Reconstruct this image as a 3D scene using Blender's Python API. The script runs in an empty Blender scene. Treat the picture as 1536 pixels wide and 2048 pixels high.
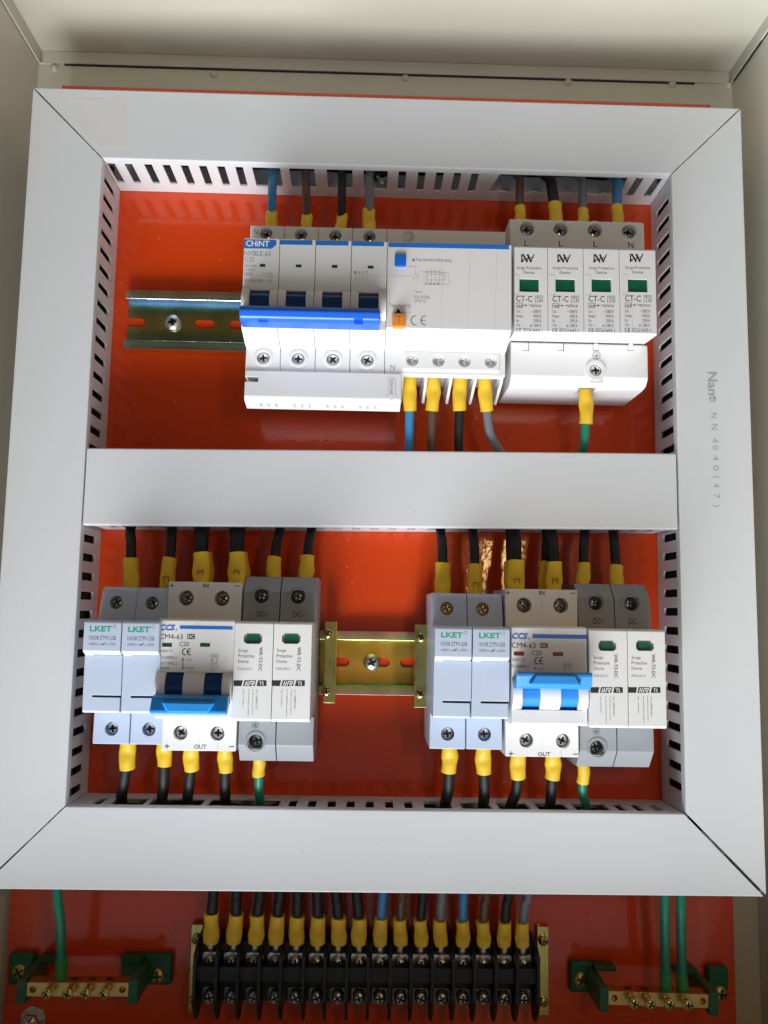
import bpy, bmesh, math, random
from mathutils import Vector, Matrix, Euler
random.seed(7)
S = 0.001            # everything below is written in millimetres: x to the right, z up, d = distance in front of the plate
sc = bpy.context.scene
COL = sc.collection

# ------------------------------------------------------------------ camera
F = 1738.92
CAM = Vector((-9.2857, -496.282, -64.021))
ra, rb, rc = 0.11555, -0.02147, -0.01683
RM = Matrix.Rotation(rb, 3, 'Z') @ Matrix.Rotation(ra, 3, 'X') @ Matrix.Rotation(rc, 3, 'Y')
cd = bpy.data.cameras.new('camera'); cam = bpy.data.objects.new('camera', cd); COL.objects.link(cam)
cd.sensor_fit = 'HORIZONTAL'; cd.sensor_width = 36; cd.lens = F / 1536 * 36
cd.clip_start = 0.01; cd.clip_end = 20
mw = Matrix((( RM[0][0], RM[0][2], -RM[0][1]), (RM[1][0], RM[1][2], -RM[1][1]), (RM[2][0], RM[2][2], -RM[2][1]))).to_4x4()
mw.translation = CAM * S
cam.matrix_world = mw
sc.camera = cam

# ------------------------------------------------------------------ world and lamps
w = bpy.data.worlds.new('World'); sc.world = w; w.use_nodes = True
nt = w.node_tree; bg = nt.nodes['Background']
tc = nt.nodes.new('ShaderNodeTexCoord'); sx = nt.nodes.new('ShaderNodeSeparateXYZ'); cr = nt.nodes.new('ShaderNodeValToRGB')
mr = nt.nodes.new('ShaderNodeMapRange'); mr.inputs['From Min'].default_value = -1
nt.links.new(tc.outputs['Generated'], sx.inputs[0]); nt.links.new(sx.outputs['Z'], mr.inputs['Value'])
nt.links.new(mr.outputs[0], cr.inputs[0])
cr.color_ramp.elements[0].color = (0.90, 0.94, 1.0, 1); cr.color_ramp.elements[1].color = (0.125, 0.09, 0.058, 1)
cr.color_ramp.elements[0].position = 0.22; cr.color_ramp.elements[1].position = 0.58
e_ = cr.color_ramp.elements.new(0.44); e_.color = (0.27, 0.285, 0.305, 1)
mr2 = nt.nodes.new('ShaderNodeMapRange'); mr2.inputs['From Min'].default_value = -1; nt.links.new(sx.outputs['X'], mr2.inputs['Value'])
c2 = nt.nodes.new('ShaderNodeValToRGB'); nt.links.new(mr2.outputs[0], c2.inputs[0])       # cool daylight from the left, warmer room to the right
c2.color_ramp.elements[0].color = (0.86, 0.97, 1.12, 1); c2.color_ramp.elements[1].color = (1.08, 0.98, 0.86, 1)
mm = nt.nodes.new('ShaderNodeMix'); mm.data_type = 'RGBA'; mm.blend_type = 'MULTIPLY'; mm.inputs['Factor'].default_value = 1
nt.links.new(cr.outputs[0], mm.inputs['A']); nt.links.new(c2.outputs[0], mm.inputs['B']); nt.links.new(mm.outputs['Result'], bg.inputs['Color'])
bg.inputs['Strength'].default_value = 0.55
def area(name, loc, target, sx_, sy_, power, color):
    l = bpy.data.lights.new(name, 'AREA'); l.shape = 'RECTANGLE'; l.size = sx_; l.size_y = sy_; l.energy = power; l.color = color
    o = bpy.data.objects.new(name, l); COL.objects.link(o); o.location = loc
    o.rotation_euler = (Vector(target) - Vector(loc)).to_track_quat('-Z', 'Z').to_euler()
    return o
area('floor_light', (-0.24, -0.54, -1.15), (0, -0.04, 0.05), 1.0, 0.42, 30.0, (0.93, 0.97, 1.0))
area('warm_lamp', (0.166, -0.62, -0.002), (0.05, 0, -0.05), 0.035, 0.065, 0.25, (1.0, 0.62, 0.25))
sc.view_settings.view_transform = 'Standard'; sc.view_settings.look = 'None'; sc.view_settings.exposure = 0; sc.view_settings.gamma = 1
sc.cycles.max_bounces = 8; sc.cycles.diffuse_bounces = 5
sc.cycles.use_denoising = True

def at(u, v, d):
    """the point at distance d in front of the plate that was measured at (u, v) in the survey picture; millimetres (x, z)"""
    r = RM @ Vector(((u - 768) / F, 1, -(v - 1024) / F))
    t = (-d - CAM.y) / r.y
    P = CAM + r * t
    return P.x, P.z

# ------------------------------------------------------------------ materials
def srgb(c):
    return tuple(((x / 255) / 12.92 if x / 255 <= 0.04045 else ((x / 255 + 0.055) / 1.055) ** 2.4) for x in c)
MAT = {}
def mat(name, color, rough=0.4, metal=0.0, var=0.04, scale=60, bump=0.0, bscale=400, rvar=0.1, spec=0.5, coat=0.0, specks=None, coat_rough=0.05, sss=0.0, stretch=None):
    m = bpy.data.materials.new(name); m.use_nodes = True; MAT[name] = m
    n = m.node_tree.nodes; L = m.node_tree.links; b = n['Principled BSDF']
    b.inputs['Metallic'].default_value = metal; b.inputs['Specular IOR Level'].default_value = spec
    b.inputs['Coat Weight'].default_value = coat; b.inputs['Coat Roughness'].default_value = coat_rough
    if sss: b.inputs['Subsurface Weight'].default_value = sss; b.inputs['Subsurface Radius'].default_value = (.002, .002, .002); b.inputs['Subsurface Scale'].default_value = 1
    t = n.new('ShaderNodeTexCoord'); src = t.outputs['Object']
    if stretch:
        mp = n.new('ShaderNodeMapping'); mp.inputs['Scale'].default_value = stretch; L.new(src, mp.inputs[0]); src = mp.outputs[0]
    no = n.new('ShaderNodeTexNoise'); no.inputs['Scale'].default_value = scale; no.inputs['Detail'].default_value = 6
    L.new(src, no.inputs['Vector'])
    mx = n.new('ShaderNodeMix'); mx.data_type = 'RGBA'
    mx.inputs['A'].default_value = tuple(max(0, c * (1 - var)) for c in color) + (1,)
    mx.inputs['B'].default_value = tuple(min(1, c * (1 + var)) for c in color) + (1,)
    L.new(no.outputs['Fac'], mx.inputs['Factor']); out = mx.outputs['Result']
    if specks:
        vo = n.new('ShaderNodeTexVoronoi'); vo.inputs['Scale'].default_value = specks[0]; L.new(t.outputs['Object'], vo.inputs['Vector'])
        lt = n.new('ShaderNodeMath'); lt.operation = 'LESS_THAN'; lt.inputs[1].default_value = specks[1]; L.new(vo.outputs['Distance'], lt.inputs[0])
        no3 = n.new('ShaderNodeTexNoise'); no3.inputs['Scale'].default_value = specks[0] * .37; L.new(t.outputs['Object'], no3.inputs['Vector'])
        gt = n.new('ShaderNodeMath'); gt.operation = 'GREATER_THAN'; gt.inputs[1].default_value = 0.56; L.new(no3.outputs['Fac'], gt.inputs[0])
        ml = n.new('ShaderNodeMath'); ml.operation = 'MULTIPLY'; L.new(lt.outputs[0], ml.inputs[0]); L.new(gt.outputs[0], ml.inputs[1])
        m2 = n.new('ShaderNodeMix'); m2.data_type = 'RGBA'; L.new(ml.outputs[0], m2.inputs['Factor']); L.new(out, m2.inputs['A']); m2.inputs['B'].default_value = specks[2] + (1,)
        out = m2.outputs['Result']
    L.new(out, b.inputs['Base Color'])
    r = n.new('ShaderNodeMapRange'); r.inputs['To Min'].default_value = max(.02, rough - rvar * rough * 2); r.inputs['To Max'].default_value = min(1, rough + rvar * rough * 2)
    L.new(no.outputs['Fac'], r.inputs['Value']); L.new(r.outputs[0], b.inputs['Roughness'])
    if bump:
        n2 = n.new('ShaderNodeTexNoise'); n2.inputs['Scale'].default_value = bscale; n2.inputs['Detail'].default_value = 3; L.new(src, n2.inputs['Vector'])
        bp = n.new('ShaderNodeBump'); bp.inputs['Strength'].default_value = 1; bp.inputs['Distance'].default_value = bump; L.new(n2.outputs['Fac'], bp.inputs['Height'])
        L.new(bp.outputs[0], b.inputs['Normal'])
        if coat: L.new(bp.outputs[0], b.inputs['Coat Normal'])
    return m
def ramp_metal(name, stops, rough, scale, stretch, bump=0.00004):
    m = mat(name, (.5, .4, .2), rough, 1.0, bump=bump, bscale=900, rvar=.25)
    n = m.node_tree.nodes; L = m.node_tree.links; b = n['Principled BSDF']
    t = n.new('ShaderNodeTexCoord'); mp = n.new('ShaderNodeMapping'); mp.inputs['Scale'].default_value = stretch
    no = n.new('ShaderNodeTexNoise'); no.inputs['Scale'].default_value = scale; no.inputs['Detail'].default_value = 4; no.inputs['Roughness'].default_value = .6
    c = n.new('ShaderNodeValToRGB'); L.new(t.outputs['Object'], mp.inputs[0]); L.new(mp.outputs[0], no.inputs['Vector']); L.new(no.outputs['Fac'], c.inputs[0])
    e = c.color_ramp.elements
    while len(e) < len(stops): e.new(0.5)
    for i, (p, col) in enumerate(stops): e[i].position = p; e[i].color = col + (1,)
    L.new(c.outputs[0], b.inputs['Base Color'])
    return m
M = MAT
mat('lid', (.71, .728, .745), .36, var=.03, scale=11, bump=.00006, bscale=160, rvar=.22, specks=(230, .05, (.30, .28, .25)))
mat('duct', (.72, .735, .75), .42, var=.02, scale=30, bump=.00002, bscale=500)
mat('plate_paint', (.70, .056, .004), .30, var=.08, spec=.3, scale=25, bump=.00009, bscale=300, coat=.75, coat_rough=.05, specks=(240, .085, (.80, .38, .25)))
mat('box_paint', (.60, .58, .475), .33, var=.06, scale=16, bump=.00006, bscale=350, specks=(160, .04, (.35, .32, .25)))
mat('white', (.80, .80, .79), .34, var=.025, scale=45, bump=.00001, bscale=1500)
mat('white_matte', (.77, .77, .765), .55, var=.01, bump=.00001, bscale=1500)
mat('print_field', (.66, .66, .65), .45, var=.01)
mat('fuse_plastic', (.52, .60, .74), .38, var=.01, bump=.00001, bscale=1200)
mat('grey_plastic', (.30, .32, .34), .45, var=.02, bump=.00001, bscale=1200)
mat('blue_dark', (.006, .055, .20), .22, var=.05)
mat('blue_bar', (.012, .14, .75), .30, var=.03)
mat('blue_light', (.02, .27, .72), .33, var=.03)
mat('blue_print', (.02, .17, .58), .4, var=.01)
mat('orange', (.90, .30, .03), .35, var=.02)
mat('window_green', (.004, .105, .055), .30, var=.3, scale=200)
mat('flag_green', (.004, .07, .045), .3)
mat('flag_red', (.17, .01, .012), .3)
mat('ink_black', (.025, .025, .03), .5, var=0)
mat('ink_grey', (.14, .14, .155), .5, var=0)
mat('ink_light', (.27, .28, .30), .5, var=0)
mat('ink_mid', (.27, .27, .285), .5, var=0)
mat('ink_faint', (.40, .41, .41), .5, var=0)
mat('ink_green', (.03, .36, .20), .5, var=0)
mat('ink_white', (.85, .85, .85), .5, var=0)
mat('dark_gap', (.02, .02, .022), .7)
mat('steel', (.62, .62, .60), .24, 1, var=.2, scale=900, bump=.00006, bscale=1500, rvar=.4)
mat('steel_bright', (.72, .74, .74), .36, 1, var=.25, scale=900, bump=.00008, bscale=1300, rvar=.3)
mat('tin', (.74, .73, .71), .34, 1, var=.25, scale=500, bump=.0001, bscale=900)
mat('brass', (.60, .42, .15), .36, 1, var=.2, scale=200, bump=.00005, bscale=800)
mat('warm_glint_steel', (.95, .68, .30), .30, 1, var=.1, scale=700)  # steel screw with the warm lamp's golden reflection painted into its colour
mat('brass_screw', (.62, .50, .18), .25, 1, var=.3, scale=700)
mat('mount_green', (.005, .10, .036), .42, var=.08)
mat('sleeve', (.86, .54, .028), .48, var=.20, scale=130, bump=.0001, bscale=260, rvar=.15)
mat('sleeve_green', (.02, .24, .05), .48, var=.1, scale=180, bump=.0001, bscale=260)
mat('wire_black', (.008, .008, .009), .55, var=.2, bump=.00006, bscale=300)
mat('wire_blue', (.035, .22, .46), .42, var=.08, bump=.00005, bscale=300)
mat('wire_brown', (.105, .052, .034), .42, var=.12, bump=.00005, bscale=300)
mat('wire_grey', (.17, .18, .20), .45, var=.1, bump=.00005, bscale=300)
mat('wire_green', (.01, .20, .115), .42, var=.1, bump=.00005, bscale=300)
mat('strip_black', (.008, .008, .009), .42, var=.2, scale=200, bump=.00004, bscale=600)
mat('crimp_dark', (.33, .19, .02), .6, var=.2)
mat('tape_mark', (.72, .715, .72), .36, var=.04, scale=40, bump=.00005, bscale=500)
def rail_metal(name, stops, rough, k):  # colour bands by height: plating tints plus painted edge highlights
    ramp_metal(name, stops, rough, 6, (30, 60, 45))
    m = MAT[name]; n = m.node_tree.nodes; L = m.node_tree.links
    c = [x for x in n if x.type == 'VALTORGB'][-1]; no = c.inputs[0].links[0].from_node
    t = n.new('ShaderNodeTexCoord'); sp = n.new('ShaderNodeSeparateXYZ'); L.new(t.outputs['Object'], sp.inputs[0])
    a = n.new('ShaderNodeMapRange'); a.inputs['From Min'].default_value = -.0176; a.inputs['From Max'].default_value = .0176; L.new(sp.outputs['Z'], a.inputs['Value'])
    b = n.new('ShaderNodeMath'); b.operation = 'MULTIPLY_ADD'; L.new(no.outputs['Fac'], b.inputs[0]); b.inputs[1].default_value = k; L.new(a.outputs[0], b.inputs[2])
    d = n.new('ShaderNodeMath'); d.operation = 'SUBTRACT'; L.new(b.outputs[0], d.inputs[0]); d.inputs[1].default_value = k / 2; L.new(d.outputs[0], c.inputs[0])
rail_metal('rail_rainbow', [(0, (0.54, 0.59, 0.38)), (.10, (0.70, 0.97, 0.79)), (.17, (0.26, 0.38, 0.33)), (.3, (0.38, 0.46, 0.23)), (.45, (0.74, 0.64, 0.22)), (.56, (0.72, 0.61, 0.20)), (.70, (0.38, 0.49, 0.22)), (.80, (0.28, 0.67, 0.54)), (.85, (0.51, 0.64, 0.97)), (.90, (0.97, 0.97, 0.79)), (1, (0.77, 0.64, 0.31))], .26, .05)  # pale stops paint the highlights on the bent flange edges
rail_metal('rail_gold', [(0, (0.79, 0.44, 0.36)), (.10, (0.56, 0.49, 0.20)), (.15, (0.26, 0.54, 0.18)), (.2, (0.70, 0.42, 0.08)), (.5, (0.90, 0.56, 0.10)), (.8, (0.79, 0.51, 0.09)), (.86, (0.58, 0.79, 0.28)), (.91, (0.70, 0.51, 0.38)), (1, (0.54, 0.33, 0.28))], .32, .10)
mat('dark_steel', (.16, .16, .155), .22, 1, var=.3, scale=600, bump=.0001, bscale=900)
mat('recess_shade', (.10, .10, .10), .45, 1, var=.2)  # shade inside the screw crosses, painted as darker metal
ramp_metal('clamp_gold', [(.30, (.40, .30, .10)), (.45, (.66, .52, .16)), (.60, (.52, .55, .24)), (.75, (.62, .42, .20))], .28, 6, (60, 60, 30))

# ------------------------------------------------------------------ mesh helpers
def conv(x, z, d): return Vector((x * S, -d * S, z * S))
class B:
    def __init__(self): self.bm = bmesh.new()
    def _bev(self, verts, r, seg=2):
        if r <= 0: return
        ed = {e for v in verts for e in v.link_edges}
        bmesh.ops.bevel(self.bm, geom=list(ed), offset=r * S, segments=seg, profile=.5, affect='EDGES', clamp_overlap=True)
    def box(self, x0, x1, z0, z1, d0, d1, bev=0.3, seg=2):
        x0, x1 = sorted((x0, x1)); z0, z1 = sorted((z0, z1)); d0, d1 = sorted((d0, d1))
        vs = [self.bm.verts.new(conv(x, z, d)) for d in (d1, d0) for x, z in ((x0, z0), (x1, z0), (x1, z1), (x0, z1))]
        for f in ((0, 1, 2, 3), (5, 4, 7, 6), (4, 0, 3, 7), (1, 5, 6, 2), (3, 2, 6, 7), (4, 5, 1, 0)): self.bm.faces.new([vs[i] for i in f])
        self._bev(vs, bev, seg); return self
    def pbox(self, u0, v0, u1, v1, d1, d0, bev=.3, o=(0, 0)):
        a = at(u0, v1, d1); b = at(u1, v0, d1)
        return self.box(a[0] - o[0], b[0] - o[0], a[1] - o[1], b[1] - o[1], d0, d1, bev)
    def prof(self, pts, x0, x1, bev=.4, seg=2):
        """side profile [(z, d)] extruded from x0 to x1"""
        a = [self.bm.verts.new(conv(x0, z, d)) for z, d in pts]; b = [self.bm.verts.new(conv(x1, z, d)) for z, d in pts]
        n = len(pts)
        fs = [self.bm.faces.new(a), self.bm.faces.new(b[::-1])]
        for i in range(n): fs.append(self.bm.faces.new((a[i], b[i], b[(i + 1) % n], a[(i + 1) % n])))
        bmesh.ops.recalc_face_normals(self.bm, faces=fs)
        self._bev(a + b, bev, seg); return self
    def front(self, pts, d0, d1, bev=.2):
        """outline [(x, z)] seen from the front, from depth d0 to d1"""
        a = [self.bm.verts.new(conv(x, z, d1)) for x, z in pts]; b = [self.bm.verts.new(conv(x, z, d0)) for x, z in pts]
        n = len(pts); fs = [self.bm.faces.new(a), self.bm.faces.new(b[::-1])]
        for i in range(n): fs.append(self.bm.faces.new((a[i], b[i], b[(i + 1) % n], a[(i + 1) % n])))
        bmesh.ops.recalc_face_normals(self.bm, faces=fs)
        self._bev(a + b, bev, 1); return self
    def lathe(self, x, z, rings, axis='d', seg=20):
        """rings [(r, along)] around an axis through (x, z); axis d, x or z (then x, z mean the two other coordinates)"""
        R = []
        for r, t in rings:
            ring = []
            for i in range(seg):
                a = 2 * math.pi * i / seg; p, q = r * math.cos(a), r * math.sin(a)
                if axis == 'd': P = conv(x + p, z + q, t)
                elif axis == 'x': P = conv(t, x + p, z + q)       # x -> z coord, z -> d coord
                else: P = conv(x + p, t, z + q)                    # x, z -> x and d
                ring.append(self.bm.verts.new(P))
            R.append(ring)
        fs = []
        for a, b in zip(R, R[1:]):
            for i in range(seg): fs.append(self.bm.faces.new((a[i], a[(i + 1) % seg], b[(i + 1) % seg], b[i])))
        fs.append(self.bm.faces.new(R[0][::-1])); fs.append(self.bm.faces.new(R[-1]))
        bmesh.ops.recalc_face_normals(self.bm, faces=fs); return self
    def tube(self, pts, rad, seg=14, closed=True):
        """pts [(x, z, d)], rad one per point: r or (rx, rd)"""
        P = [conv(*p) for p in pts]; R = []; prev = None
        for i, p in enumerate(P):
            t = (P[min(i + 1, len(P) - 1)] - P[max(i - 1, 0)]).normalized()
            side = Vector((0, -1, 0)).cross(t)
            if side.length < .2: side = Vector((1, 0, 0))
            side = side.normalized(); fr = t.cross(side).normalized()
            if prev and side.dot(prev) < 0: side, fr = -side, -fr
            prev = side
            r = rad[i]; rx, rd = r if isinstance(r, tuple) else (r, r)
            R.append([self.bm.verts.new(p + side * (math.cos(2 * math.pi * k / seg) * rx * S) + fr * (math.sin(2 * math.pi * k / seg) * rd * S)) for k in range(seg)])
        fs = []
        for a, b in zip(R, R[1:]):
            for k in range(seg): fs.append(self.bm.faces.new((a[k], a[(k + 1) % seg], b[(k + 1) % seg], b[k])))
        fs.append(self.bm.faces.new(R[0][::-1])); fs.append(self.bm.faces.new(R[-1]))
        bmesh.ops.recalc_face_normals(self.bm, faces=fs); return self
    def mesh(self, name):
        me = bpy.data.meshes.new(name); self.bm.to_mesh(me); self.bm.free(); return me
    def build(self, name, m, parent=None):
        return put(name, self.mesh(name), m, parent)
def put(name, me, m, parent=None):
    if m and not me.materials: me.materials.append(MAT[m] if isinstance(m, str) else m)
    if me.polygons:
        me.polygons.foreach_set('use_smooth', [True] * len(me.polygons)); me.set_sharp_from_angle(angle=math.radians(38))
    o = bpy.data.objects.new(name, me); COL.objects.link(o)
    if parent: o.parent = parent
    if len(me.polygons) > 1: wn(o)
    return o
def wn(o):
    m_ = o.modifiers.new('normals', 'WEIGHTED_NORMAL'); m_.keep_sharp = True; m_.weight = 60
def thing(name, label, cat, x=0, z=0, d=0, rot=0, group=None):
    o = bpy.data.objects.new(name, None); COL.objects.link(o); o.location = conv(x, z, d); o.rotation_euler = (0, math.radians(rot), 0)
    o.empty_display_size = .01; o['label'] = label; o['category'] = cat
    if group: o['group'] = group
    return o
def kids(o): return [c for c in bpy.data.objects if c.parent == o]
def copy_tree(o, parent=None):
    c = o.copy(); COL.objects.link(c); c.parent = parent
    for ch in kids(o): copy_tree(ch, c)
    return c
def cut(o, *cutters, inner=None):
    """boolean difference, applied"""
    tmp = []; o.modifiers.clear()
    for b in cutters:
        me = b.mesh('cutter')
        if inner: me.materials.append(MAT[inner])
        c = bpy.data.objects.new('cutter', me); COL.objects.link(c); tmp.append(c)
        md = o.modifiers.new('cut', 'BOOLEAN'); md.operation = 'DIFFERENCE'; md.solver = 'EXACT'; md.object = c
        if inner: md.material_mode = 'TRANSFER'
    par = o.parent; loc = o.matrix_basis.copy(); o.parent = None; o.matrix_basis = Matrix()
    dg = bpy.context.evaluated_depsgraph_get(); dg.update()
    me = bpy.data.meshes.new_from_object(o.evaluated_get(dg)); o.modifiers.clear(); old = o.data; o.data = me
    o.parent = par; o.matrix_basis = loc
    for c in tmp: m_ = c.data; bpy.data.objects.remove(c); bpy.data.meshes.remove(m_)
    me.name = old.name; me.polygons.foreach_set('use_smooth', [True] * len(me.polygons)); me.set_sharp_from_angle(angle=math.radians(36)); wn(o)
    return o
def sheet(outer, holes, th, fn, name, m, parent):
    """flat piece with holes; outline and holes are (a, b) lists; fn(a, b, t) places it, t from 0 to th"""
    cu = bpy.data.curves.new('c', 'CURVE'); cu.dimensions = '2D'; cu.fill_mode = 'BOTH'; cu.extrude = th / 2
    for loop in [outer] + holes:
        sp = cu.splines.new('POLY'); sp.points.add(len(loop) - 1); sp.use_cyclic_u = True
        for p, (a, b) in zip(sp.points, loop): p.co = (a, b, 0, 1)
    o = bpy.data.objects.new('c', cu); COL.objects.link(o)
    dg = bpy.context.evaluated_depsgraph_get(); dg.update()
    me = bpy.data.meshes.new_from_object(o.evaluated_get(dg)); bpy.data.objects.remove(o); bpy.data.curves.remove(cu)
    for v in me.vertices: v.co = conv(*fn(v.co.x, v.co.y, v.co.z + th / 2))
    bm = bmesh.new(); bm.from_mesh(me); bmesh.ops.remove_doubles(bm, verts=bm.verts, dist=1e-6); bmesh.ops.recalc_face_normals(bm, faces=bm.faces); bm.to_mesh(me); bm.free()
    me.name = name; me.materials.clear()
    return put(name, me, m, parent)
def slot_pts(c, w, d0, d1, r=1.2):
    a, b = c - w / 2, c + w / 2; pts = []
    for k in range(4): t = math.pi + k * math.pi / 6; pts.append((a + r + r * math.cos(t), d0 + r + r * math.sin(t)))
    for k in range(4): t = 1.5 * math.pi + k * math.pi / 6; pts.append((b - r + r * math.cos(t), d0 + r + r * math.sin(t)))
    pts += [(b, d1 - 1.2), (b - 1.1, d1), (a + 1.1, d1), (a, d1 - 1.2)]
    return pts

# ------------------------------------------------------------------ printing: text and line work laid on a face, gathered into one mesh per part and ink
PRINT = {}
def _ink(parent, m):
    return PRINT.setdefault((parent.name, m), (parent, [], []))
def _add(parent, m, verts, faces):
    p, V, Fc = _ink(parent, m); n = len(V); V.extend(verts); Fc.extend([tuple(i + n for i in f) for f in faces])
def text(parent, m, s, u0, v0, u1, v1, d, o, rot=0, bold=0, shear=0, res=2):
    """text filling the box (u0, v0)-(u1, v1) on the face at depth d"""
    cu = bpy.data.curves.new('t', 'FONT'); cu.body = s; cu.size = 1; cu.offset = bold; cu.shear = shear; cu.resolution_u = res
    ob = bpy.data.objects.new('t', cu); COL.objects.link(ob); dg = bpy.context.evaluated_depsgraph_get(); dg.update()
    me = bpy.data.meshes.new_from_object(ob.evaluated_get(dg)); bpy.data.objects.remove(ob); bpy.data.curves.remove(cu)
    P = [(v.co.x, v.co.y) for v in me.vertices]
    if rot == 90: P = [(y, -x) for x, y in P]        # reads downwards
    x0, x1 = min(p[0] for p in P), max(p[0] for p in P); y0, y1 = min(p[1] for p in P), max(p[1] for p in P)
    a = at(u0, v1, d); b = at(u1, v0, d)
    fx = lambda q, lo, hi, A, C: A + (q - lo) / (hi - lo) * (C - A)
    V = [conv(fx(p[0], x0, x1, a[0], b[0]) - o[0], fx(p[1], y0, y1, a[1], b[1]) - o[1], d) for p in P]
    _add(parent, m, V, [tuple(f.vertices) for f in me.polygons]); bpy.data.meshes.remove(me)
def rect(parent, m, u0, v0, u1, v1, d, o):
    a = at(u0, v1, d); b = at(u1, v0, d)
    _add(parent, m, [conv(x - o[0], z - o[1], d) for x, z in ((a[0], a[1]), (b[0], a[1]), (b[0], b[1]), (a[0], b[1]))], [(0, 1, 2, 3)])
def poly(parent, m, pts, d, o):
    q = [at(u, v, d) for u, v in pts]
    _add(parent, m, [conv(x - o[0], z - o[1], d) for x, z in q], [tuple(range(len(q)))])
def line(parent, m, pts, wd, d, o):
    q = [Vector(at(u, v, d)) - Vector(o) for u, v in pts]
    for a, b in zip(q, q[1:]):
        t = (b - a).normalized() * wd / 2; n_ = Vector((-t.y, t.x))
        _add(parent, m, [conv(p.x, p.y, d) for p in (a - t + n_, a - t - n_, b + t - n_, b + t + n_)], [(0, 1, 2, 3)])
def circ(parent, m, u, v, r, wd, d, o):
    c = Vector(at(u, v, d)) - Vector(o); n_ = 20; V = []
    for i in range(n_):
        a = 2 * math.pi * i / n_
        for rr in (r, r - wd): V.append(conv(c.x + rr * math.cos(a), c.y + rr * math.sin(a), d))
    _add(parent, m, V, [(2 * i, 2 * ((i + 1) % n_), 2 * ((i + 1) % n_) + 1, 2 * i + 1) for i in range(n_)])
def earth_mark(parent, m, u, v, r, d, o):
    circ(parent, m, u, v, r, .22, d, o); s = r * 3.9 / 1
    line(parent, m, [(u, v - s * .62), (u, v)], .22, d, o)
    for k, q in ((.55, 0), (.35, .28), (.16, .55)): line(parent, m, [(u - s * k, v + s * q * .8), (u + s * k, v + s * q * .8)], .22, d, o)
def ce(parent, m, u0, v0, u1, v1, d, o, wd=.3):
    h = (v1 - v0) / 2; cy = (v0 + v1) / 2
    for cx in (u0 + h, u1):
        line(parent, m, [(cx + h * math.cos(t), cy - h * math.sin(t)) for t in [math.radians(a) for a in range(90, 271, 20)]], wd, d, o)
    line(parent, m, [(u1 - h * .95, cy), (u1 - h * .1, cy)], wd, d, o)
def flush_print():
    for (pn, m), (parent, V, Fc) in PRINT.items():
        me = bpy.data.meshes.new('lettering'); me.from_pydata(V, [], Fc)
        bm = bmesh.new(); bm.from_mesh(me); bmesh.ops.recalc_face_normals(bm, faces=bm.faces)
        for f in bm.faces:
            if f.normal.y > 0: f.normal_flip()
        bm.to_mesh(me); bm.free(); me.materials.append(MAT[m])
        o = bpy.data.objects.new('lettering', me); COL.objects.link(o); o.parent = parent
    PRINT.clear()

# ------------------------------------------------------------------ enclosure
enc = thing('steel_enclosure', 'beige painted steel enclosure around the orange plate', 'enclosure')
enc['kind'] = 'structure'; del enc['category']
BX0, BX1, BZ0, BZ1, BD = -217.0, 216.5, -292.0, 278.6, 100.0
B().box(BX0 - 3, BX1 + 3, BZ0, BZ1, -14, -12, 0).build('back_panel', 'box_paint', enc)
B().box(BX0 - 1.6, BX0, BZ0, 270, -12, BD, .2).build('side_panel', 'box_paint', enc)
B().box(BX1, BX1 + 1.6, BZ0, 270, -12, BD, .2).build('side_panel', 'box_paint', enc)
B().box(BX0 - 1.6, BX1 + 1.6, BZ1, BZ1 + 1.6, -12, BD, .2).build('top_panel', 'box_paint', enc)
B().box(BX0 - 1.6, BX1 + 1.6, BZ0 - 1.6, BZ0, -12, BD, .2).build('bottom_panel', 'box_paint', enc)
# the roof sheet is folded down 8 mm along the back and both sides
f = B(); f.box(BX0 + 2.4, BX1 - 2.4, 270.6, BZ1 - .1, -12, -10.6, .5)
f.build('roof_flange', 'box_paint', enc)
B().box(BX0 + .1, BX0 + 1.5, 270.9, BZ1 - .1, -11.9, BD - 1, .5).build('roof_flange', 'box_paint', enc)
B().box(BX1 - 1.5, BX1 - .1, 270.9, BZ1 - .1, -11.9, BD - 1, .5).build('roof_flange', 'box_paint', enc)
sg = B(); sg.box(BX0 + 16, BX1 - 24, 269.6, 270.55, -12.05, -11.2, 0); sg.build('seam_gap', 'dark_gap', enc)
bd = B(); bd.tube([(BX0 + .9, 270.4, -11), (BX0 + .9, 270.4, BD - 1)], [.75, .75], 8)
bd.tube([(BX0 + .9, 270.4, -11.2), (BX0 + 9, 270.3, -11.2)], [.9, .6], 8); bd.build('paint_bead', 'box_paint', enc)
B().box(BX1 - .9, BX1 + .02, 269.9, 270.9, -8, 30, 0).build('seam_gap', 'dark_gap', enc)
for u, v in ((108, 135), (428, 147), (811, 155), (1137, 163), (1345, 167), (1458, 168)):
    x, z = at(u, v, -11)
    wb = B(); wb.lathe(x, z, [(2.6, -12), (2.3, -11.2), (1.3, -10.2), (.3, -9.9)], seg=12); wb.build('weld_spot', 'box_paint', enc)

# ------------------------------------------------------------------ mounting plate
pl = thing('mounting_plate', 'glossy orange red steel mounting plate behind all the devices', 'mounting plate')
B().box(-197.6, 197.6, -290, 249.2, -2, 0, .5).build('sheet', 'plate_paint', pl)
for x in (-186, 186):
    B().box(x - 6, x + 6, -286, 236, -12, -2, .3).build('rib', 'plate_paint', pl)
x, z = at(64, 2041, 2)
nb = B(); nb.lathe(x, z, [(6.6, 0), (6.6, 1.2), (6.2, 1.4)], seg=24); nb.build('washer', 'steel', pl)
nb = B(); nb.lathe(x, z, [(4.9, 1.4), (4.9, 5.6), (4.4, 6.2)], seg=6); nb.lathe(x, z, [(2.7, 6), (2.7, 10), (2.2, 10.6)], seg=14); nb.build('nut', 'steel', pl)

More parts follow.
